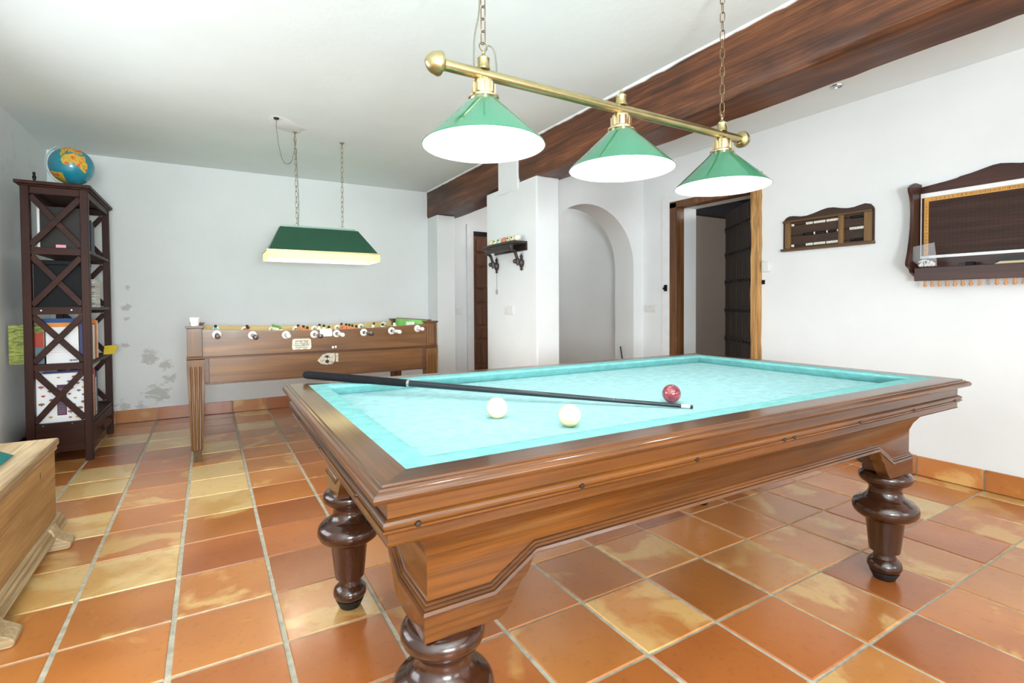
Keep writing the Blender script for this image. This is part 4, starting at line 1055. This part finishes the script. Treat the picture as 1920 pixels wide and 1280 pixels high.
# ------------------------------------------------------------------ ball shelf on the wall block
ws = thing('wall_shelf', 'dark carved wall shelf on two scroll brackets, with balls on it', 'shelf', (BX0, 3.82, 1.49))
SYa, SYb, SXf = 3.488, 4.02, 2.118
part('board', G().box(SXf, BX0, SYa, SYb, 1.546, 1.566), 'ironwood', ws, bevel=0.003)
part('board_front', G().box(SXf+.008, SXf+.024, SYa+.04, SYb-.04, 1.492, 1.546).box(SXf+.004, SXf+.010, SYa+.06, SYb-.06, 1.512, 1.517).box(SXf+.004, SXf+.010, SYa+.06, SYb-.06, 1.528, 1.533), 'ironwood', ws, bevel=0.002)
part('back_rail', G().box(BX0-.014, BX0, SYa, SYb, 1.492, 1.546), 'ironwood', ws)
for yb_ in (3.555, 3.972):
    sc = [(SXf+.02,1.540),(SXf+.012,1.520),(SXf+.022,1.500),(SXf+.045,1.492),(SXf+.062,1.476),(SXf+.070,1.450),(SXf+.080,1.425),(BX0-.035,1.405),(BX0-.012,1.400)]
    br = part('bracket', G().tube([(a, yb_, b) for a, b in sc], [.016,.018,.016,.015,.014,.013,.014,.015,.013], 10), 'ironwood', ws)
    part('scroll', G().sphere((SXf+.058, yb_, 1.404), .019, 14, 8, (1, .9, 1)).tube([(SXf+.080, yb_, 1.425),(SXf+.084, yb_, 1.405),(SXf+.078, yb_, 1.385),(SXf+.086, yb_, 1.372)], [.012,.012,.010,.008], 8), 'ironwood', br)
    part('wall_finial', G().lathe([(.0003,-.068),(.009,-.060),(.011,-.052),(.006,-.043),(.014,-.034),(.022,-.016),(.024,0),(.022,.016),(.012,.030),(.007,.036),(.013,.044),(.012,.054),(.007,.064),(.0003,.078)], (BX0-.018, yb_, 1.395), 16), 'ironwood', br)
cols = [('ball_cream', lin(238,232,214), 'cream white ball at the near end of the wall shelf'), ('ball_ivory', lin(226,216,178), 'ivory ball second from the near end of the wall shelf'), ('ball_yellow_green', lin(206,206,150), 'yellow-green tinted ball third from the near end of the wall shelf'),
        ('ball_orange', lin(222,120,90), 'orange-red ball in the middle of the wall shelf'), ('ball_mint', lin(196,210,176), 'pale green ball third from the far end of the wall shelf'), ('ball_pale', lin(222,222,196), 'pale ball with dark spot second from the far end of the wall shelf'), ('ball_straw', lin(224,214,160), 'straw coloured ball at the far end of the wall shelf')]
sb = G().sphere((0,0,.0285), .0285, 24, 14).mesh('shelf_ball', 180)
dot = G().sphere((-.024,-.012,.036), .0065, 10, 6).mesh('spot', 180)
for k, yy in enumerate((3.545,3.612,3.678,3.752,3.832,3.908,3.982)):
    c = cols[k]; M[c[0]] = plain(c[0], c[1], 0.15, 0, 0.6, var=0.02)
    o = link('shelf_ball', sb, c[0]); o.location = (2.195, yy, 1.566); tag(o, c[2], 'ball', 'balls on the wall shelf')
    if k in (1, 2, 4, 5): link('spot', dot, 'black_paint', o, (0, 0, 0))
pt = thing('pull_cord', 'thin grey cord with an oval pull hanging below the wall shelf', 'cord', (BX0-.008, 3.99, 1.33))
part('cord', G().cyl((BX0-.006, 3.99, 1.325), (BX0-.006, 3.99, 1.185), .0013, n=6), 'cable', pt)
part('pull', G().sphere((BX0-.008, 3.99, 1.165), .016, 14, 8, (.4, .8, 1.5)), flat('grey_pull', lin(160,160,160)), pt)
def switch(name, axis, x, y, z, w, h, n, label):
    o = thing(name, label, 'switch', (x, y, z))
    if axis == 'x':
        part('plate', G().box(x-.009, x-.0005, y-w/2, y+w/2, z-h/2, z+h/2), 'white_plastic', o, bevel=0.003)
        for k in range(n):
            a = y-w/2+.012+k*(w-.024)/n; part('rocker', G().box(x-.013, x-.009, a+.002, a+(w-.024)/n-.002, z-h/2+.014, z+h/2-.014), 'white_plastic', o, bevel=0.001)
    else:
        part('plate', G().box(x-w/2, x+w/2, y-.009, y-.0005, z-h/2, z+h/2), 'white_plastic', o, bevel=0.003)
        for k in range(n):
            a = x-w/2+.012+k*(w-.024)/n; part('rocker', G().box(a+.002, a+(w-.024)/n-.002, y-.013, y-.009, z-h/2+.014, z+h/2-.014), 'white_plastic', o, bevel=0.001)
switch('light_switch', 'x', BX0, 3.78, 1.002, .14, .075, 2, 'white light switch on the wall block below the ball shelf')
switch('light_switch', 'x', XR, 3.553, 1.004, .150, .074, 2, 'white double light switch between the arch and the studded door')
switch('light_switch', 'y', 2.655, YB, .965, .075, .075, 1, 'white light switch beside the panelled passage door')
th = thing('thermostat', 'white thermostat box on the right wall beside the studded door', 'thermostat', (XR, 2.362, 1.33))
part('body', G().box(XR-.028, XR-.0005, 2.332, 2.392, 1.288, 1.372), 'white_plastic', th, bevel=0.004); part('dial', G().cyl((XR-.032, 2.362, 1.318), (XR-.028, 2.362, 1.318), .014), 'white_plastic', th)
la = thing('iron_latch', 'small black iron latch on the white casing left of the studded door', 'latch', (XR-.010, 3.352, 1.193))
part('plate', G().box(XR-.0145, XR-.010, 3.338, 3.366, 1.165, 1.225), 'iron', la); part('knob', G().sphere((XR-.022, 3.352, 1.212), .014, 12, 8).sphere((XR-.022, 3.352, 1.176), .013, 12, 8).sphere((XR-.020, 3.372, 1.192), .010, 12, 8), 'iron', la)
solo('strike_plate', G().box(XR-.006, XR-.0005, 2.378, 2.402, 1.195, 1.228), 'iron', (XR, 2.39, 1.21), 'small black strike plate on the wall below the thermostat', 'plate')
cg = thing('ceiling_lamp', 'small round clear glass ceiling light beside the beam', 'lamp', (3.36, 1.685, ZC))
part('rim', G().lathe([(.030,ZC-.008),(.034,ZC-.006),(.036,ZC-.0005),(.022,ZC-.0005),(.024,ZC-.006)], (3.36, 1.685, 0), 24, closed=True), 'steel', cg); part('lens', G().sphere((3.36, 1.685, ZC-.003), .024, 20, 10, (1, 1, .5)), 'pane', cg)

# ------------------------------------------------------------------ bead scoreboard
ab = thing('bead_scoreboard', 'brown wooden bead scoreboard with wavy crest hanging on the right wall', 'scoreboard', (XR, 1.93, 1.43))
crest = [(1.632,1.440),(2.228,1.440),(2.228,1.652),(2.219,1.664),(2.204,1.678),(2.182,1.686),(2.150,1.684),(2.10,1.674),(2.06,1.673),(2.01,1.683),(1.96,1.697),(1.92,1.705),(1.88,1.703),(1.83,1.689),(1.79,1.682),(1.75,1.683),(1.71,1.692),(1.685,1.696),(1.655,1.688),(1.638,1.668),(1.632,1.650)]
part('back_board', G().prism(crest, 'x', XR-.012, XR-.0005), 'oak_back', ab)
part('top_rail', G().box(XR-.034, XR-.012, 1.640, 2.222, 1.636, 1.652), 'oak_y', ab, bevel=0.002)
part('bottom_rail', G().box(XR-.038, XR-.0005, 1.628, 2.234, 1.428, 1.447), 'oak_y', ab, bevel=0.002)
for a, b in ((2.166,2.204),(1.806,1.838),(1.640,1.682)): part('upright', G().box(XR-.034, XR-.012, a, b, 1.447, 1.636), 'oak_z', ab, bevel=0.002)
for z in (1.616,1.541,1.466):
    for a, b in ((1.838,2.166),(1.682,1.806)): part('wire', G().cyl((XR-.022,a,z),(XR-.022,b,z), .0016, n=8), 'iron', ab)
bd = G().sphere((0,0,0), .0100, 12, 8, (1,.46,1)).mesh('bead', 180)
def beads(z, y0, n, mt, step=.0098):
    for k in range(n): link('bead', bd, mt, ab, (XR-.022-XR, y0+step*k-1.93, z-1.43))
for z in (1.616, 1.466):
    beads(z, 1.844, 8, 'white_bead'); beads(z, 1.929, 8, 'white_bead'); beads(z, 2.013, 5, 'white_bead'); beads(z, 2.146, 2, 'white_bead')
beads(1.541, 1.844, 1, 'white_bead'); beads(1.541, 1.854, 6, 'black_bead'); beads(1.541, 1.913, 1, 'white_bead'); beads(1.541, 1.923, 7, 'black_bead'); beads(1.541, 1.998, 1, 'white_bead'); beads(1.541, 2.008, 8, 'black_bead')
beads(1.541, 1.688, 9, 'white_bead'); beads(1.616, 1.688, 9, 'black_bead'); beads(1.466, 1.688, 9, 'black_bead')

# ------------------------------------------------------------------ peg-board score rack
rk = thing('cue_score_rack', 'large mahogany wall rack with pegboard, rulers and shaped crest at the right edge', 'rack', (XR, .77, 1.17))
YA, YC = 1.385, .77
half = [(1.385,1.735),(1.33,1.742),(1.26,1.750),(1.215,1.757),(1.20,1.764),(1.15,1.772),(1.10,1.785),(1.06,1.795),(1.03,1.797),(.99,1.789),(.95,1.779),(.90,1.776),(.85,1.786),(.80,1.797),(.77,1.80)]
top_ = half+[(2*YC-y, z) for y, z in half[-2::-1]]
part('back_board', G().prism(top_+[(2*YC-1.385,1.20),(1.385,1.20)], 'x', XR-.016, XR-.0005), 'rack', rk)
side = [(XR-.0005,1.755),(XR-.075,1.757),(XR-.120,1.742),(XR-.146,1.722),(XR-.140,1.700),(XR-.126,1.680),(XR-.112,1.64),(XR-.107,1.57),(XR-.112,1.49),(XR-.125,1.42),(XR-.145,1.34),(XR-.168,1.278),(XR-.160,1.262),(XR-.120,1.245),(XR-.108,1.225),(XR-.06,1.205),(XR-.0005,1.195)]
for y0 in (1.384, 2*YC-1.402): part('end_board', G().prism(side, 'y', y0, y0+.018), 'rack_z', rk, bevel=0.002)
part('tray_front', G().box(XR-.108, XR-.092, 2*YC-1.378, 1.378, 1.174, 1.251), 'rack', rk, bevel=0.002)
part('tray_floor', G().box(XR-.092, XR-.016, 2*YC-1.384, 1.384, 1.190, 1.202), 'rack', rk)
def peg_mat():
    t = NT('drilled_pegboard'); v = t.coord((0.55*1.2, 7*1.0, 7)); vg = t.coord((2, .7, 9)); n = t.noise(vg, 3, 4, 0.6)
    base = t.ramp(n, [(0.3, lin(40,22,16)), (0.7, lin(66,40,30))])
    tc = t.node('ShaderNodeTexCoord'); sx = t.node('ShaderNodeSeparateXYZ'); t.link(tc.outputs['Object'], sx.inputs[0])
    def cell(o):
        m = t.node('ShaderNodeMath', operation='MULTIPLY'); t.link(o, m.inputs[0]); m.inputs[1].default_value = 1/.0195
        f = t.node('ShaderNodeMath', operation='FRACT'); t.link(m.outputs[0], f.inputs[0])
        d = t.node('ShaderNodeMath', operation='SUBTRACT'); t.link(f.outputs[0], d.inputs[0]); d.inputs[1].default_value = .5
        p2 = t.node('ShaderNodeMath', operation='POWER'); t.link(d.outputs[0], p2.inputs[0]); p2.inputs[1].default_value = 2; return p2.outputs[0]
    s = t.node('ShaderNodeMath', operation='ADD'); t.link(cell(sx.outputs['Y']), s.inputs[0]); t.link(cell(sx.outputs['Z']), s.inputs[1])
    h = t.ramp(s.outputs[0], [(0.010, (0,0,0,1)), (0.02, (1,1,1,1))])
    t.col(t.mix(h, lin(16,10,8), base)); return t.set(0.5, 0, 0.0, 0.3)
M['peg'] = peg_mat()
part('pegboard', G().box(XR-.020, XR-.016, 2*YC-1.375, 1.375, 1.325, 1.668), 'peg', rk)
part('white_trim', G().box(XR-.026, XR-.016, 2*YC-1.380, 1.380, 1.669, 1.695), 'casing', rk); part('white_trim', G().box(XR-.026, XR-.016, 2*YC-1.380, 1.380, 1.309, 1.325), 'casing', rk)
part('acrylic_edge', G().box(XR-.030, XR-.016, 1.377, 1.3785, 1.325, 1.669), 'casing', rk)
flat('ruler_wood', lin(206,150,72))
r1 = part('ruler', G().box(XR-.025, XR-.0202, 2*YC-1.363, 1.363, 1.645, 1.668), 'ruler_wood', rk)
r2_ = part('ruler', G().box(XR-.025, XR-.0202, 1.342, 1.363, 1.327, 1.645), 'ruler_wood', rk)
def digits(parent, items, size):
    g = G()
    for txt, y, z in items:
        c = bpy.data.curves.new('t', 'FONT'); c.body = txt; c.size = size; c.align_x = 'CENTER'; c.align_y = 'CENTER'; c.resolution_u = 2
        o = bpy.data.objects.new('t', c); COL.objects.link(o); me = o.to_mesh()
        vs = [(XR-.0256, y-v.co.x, z+v.co.y) for v in me.vertices]; fs = [tuple(p.vertices) for p in me.polygons]
        g.add(vs, fs); o.to_mesh_clear(); bpy.data.objects.remove(o); bpy.data.curves.remove(c)
    part('ruler_numbers', g, 'black_paint', parent, smooth=0)
digits(r1, [(str(k+1), 1.325-.0195*k, 1.6565) for k in range(57)], .016)
digits(r2_, [(str(k+1), 1.3525, 1.632-.0195*k) for k in range(15)], .016)
pg_ = G().lathe([(.0045,0),(.0045,-.020),(.0085,-.022),(.0095,-.028),(.0065,-.034),(.0003,-.036)], n=12).mesh('peg', 40)
for y in [1.328,1.294,1.260,1.226,1.191,1.157,1.122,1.086]+[1.015-.0345*k for k in range(8)]+[.70-.0345*k for k in range(9)]:
    link('peg', pg_, 'brass_dark' if False else flat('peg_wood', lin(196,140,92)), rk, (XR-.095-XR, y-.77, 1.174-1.17))
# bag of chalk tips, box, brush in the tray
bag = thing('plastic_bag', 'clear plastic bag of white tips hanging over the left end of the rack tray', 'bag', (XR-.118, 1.33, 1.25))
g = G(); n = 8; vs = []
for j in range(n+1):
    v = j/n; yl = 1.372+.028*v*1.0-(.018 if j < 2 else 0); yr = 1.268+.012*v; z = 1.256+.118*v
    for i in range(7):
        u = i/6; b = math.sin(PI*u)*(.018*(1-v)+.004)
        vs.append((XR-.112-b-.006*math.sin(5*v+3*u), yl+(yr-yl)*u, z+.018*v*u))
for j in range(n):
    for i in range(6): g.f.append((j*7+i, j*7+i+1, (j+1)*7+i+1, (j+1)*7+i))
g.v = vs
part('film', g, 'plastic_bag', bag, smooth=180)
g = G()
for j in range(n+1):
    v = j/n; yl = 1.372+.028*v-(.018 if j < 2 else 0); yr = 1.268+.012*v; z = 1.256+.118*v
    for i in range(2): g.v.append((XR-.1095, yl+(yr-yl)*i, z+.018*v*i))
for j in range(n): g.f.append((2*j, 2*j+1, 2*j+3, 2*j+2))
part('film', g, 'plastic_bag', bag)
g = G(); rr = random.Random(4)
for k in range(60):
    u = rr.random(); v = rr.random()**1.6; y = 1.352-.075*u; z = 1.262+.035*v*(1-abs(u-.4))
    x = XR-.114-.010*rr.random(); a = rr.uniform(0, PI); d = Vector((rr.uniform(-1,1), rr.uniform(-1,1), rr.uniform(-1,1))).normalized()*.006
    g.cyl(Vector((x,y,z))-d, Vector((x,y,z))+d, .0045, n=6)
o = part('white_tips', g, 'white_plastic', bag); o['kind'] = 'stuff'
kb = thing('chalk_box', 'small black box lying in the tray of the mahogany rack', 'box', (XR-.06, 1.145, 1.202))
part('body', G().box(XR-.086, XR-.040, 1.120, 1.178, 1.202, 1.268), 'black_paint', kb, bevel=0.003); part('lid', G().box(XR-.089, XR-.037, 1.117, 1.150, 1.240, 1.272), 'black_box', kb, bevel=0.002)
br = thing('table_brush', 'black bristled table brush lying in the tray of the mahogany rack', 'brush', (XR-.055, .90, 1.202))
part('handle', G().prism([(1.035,1.252),(1.01,1.246),(.80,1.246),(.775,1.252),(.80,1.266),(1.01,1.266)], 'x', XR-.078, XR-.030), flat('pale_brush_wood', lin(206,188,150)), br, bevel=0.003)
part('bristles', G().prism([(1.03,1.266),(.78,1.266),(.79,1.295),(1.02,1.290)], 'x', XR-.080, XR-.028), 'black_paint', br); part('bristle_base', G().box(XR-.076, XR-.032, .80, 1.01, 1.202, 1.246), 'black_paint', br)
point_light('long_lamp_light', (.55, 4.235, 1.475), 3.2, (1.0, 0.95, 0.82), 0.03)
point_light('long_lamp_light', (1.03, 4.235, 1.475), 3.2, (1.0, 0.95, 0.82), 0.03)
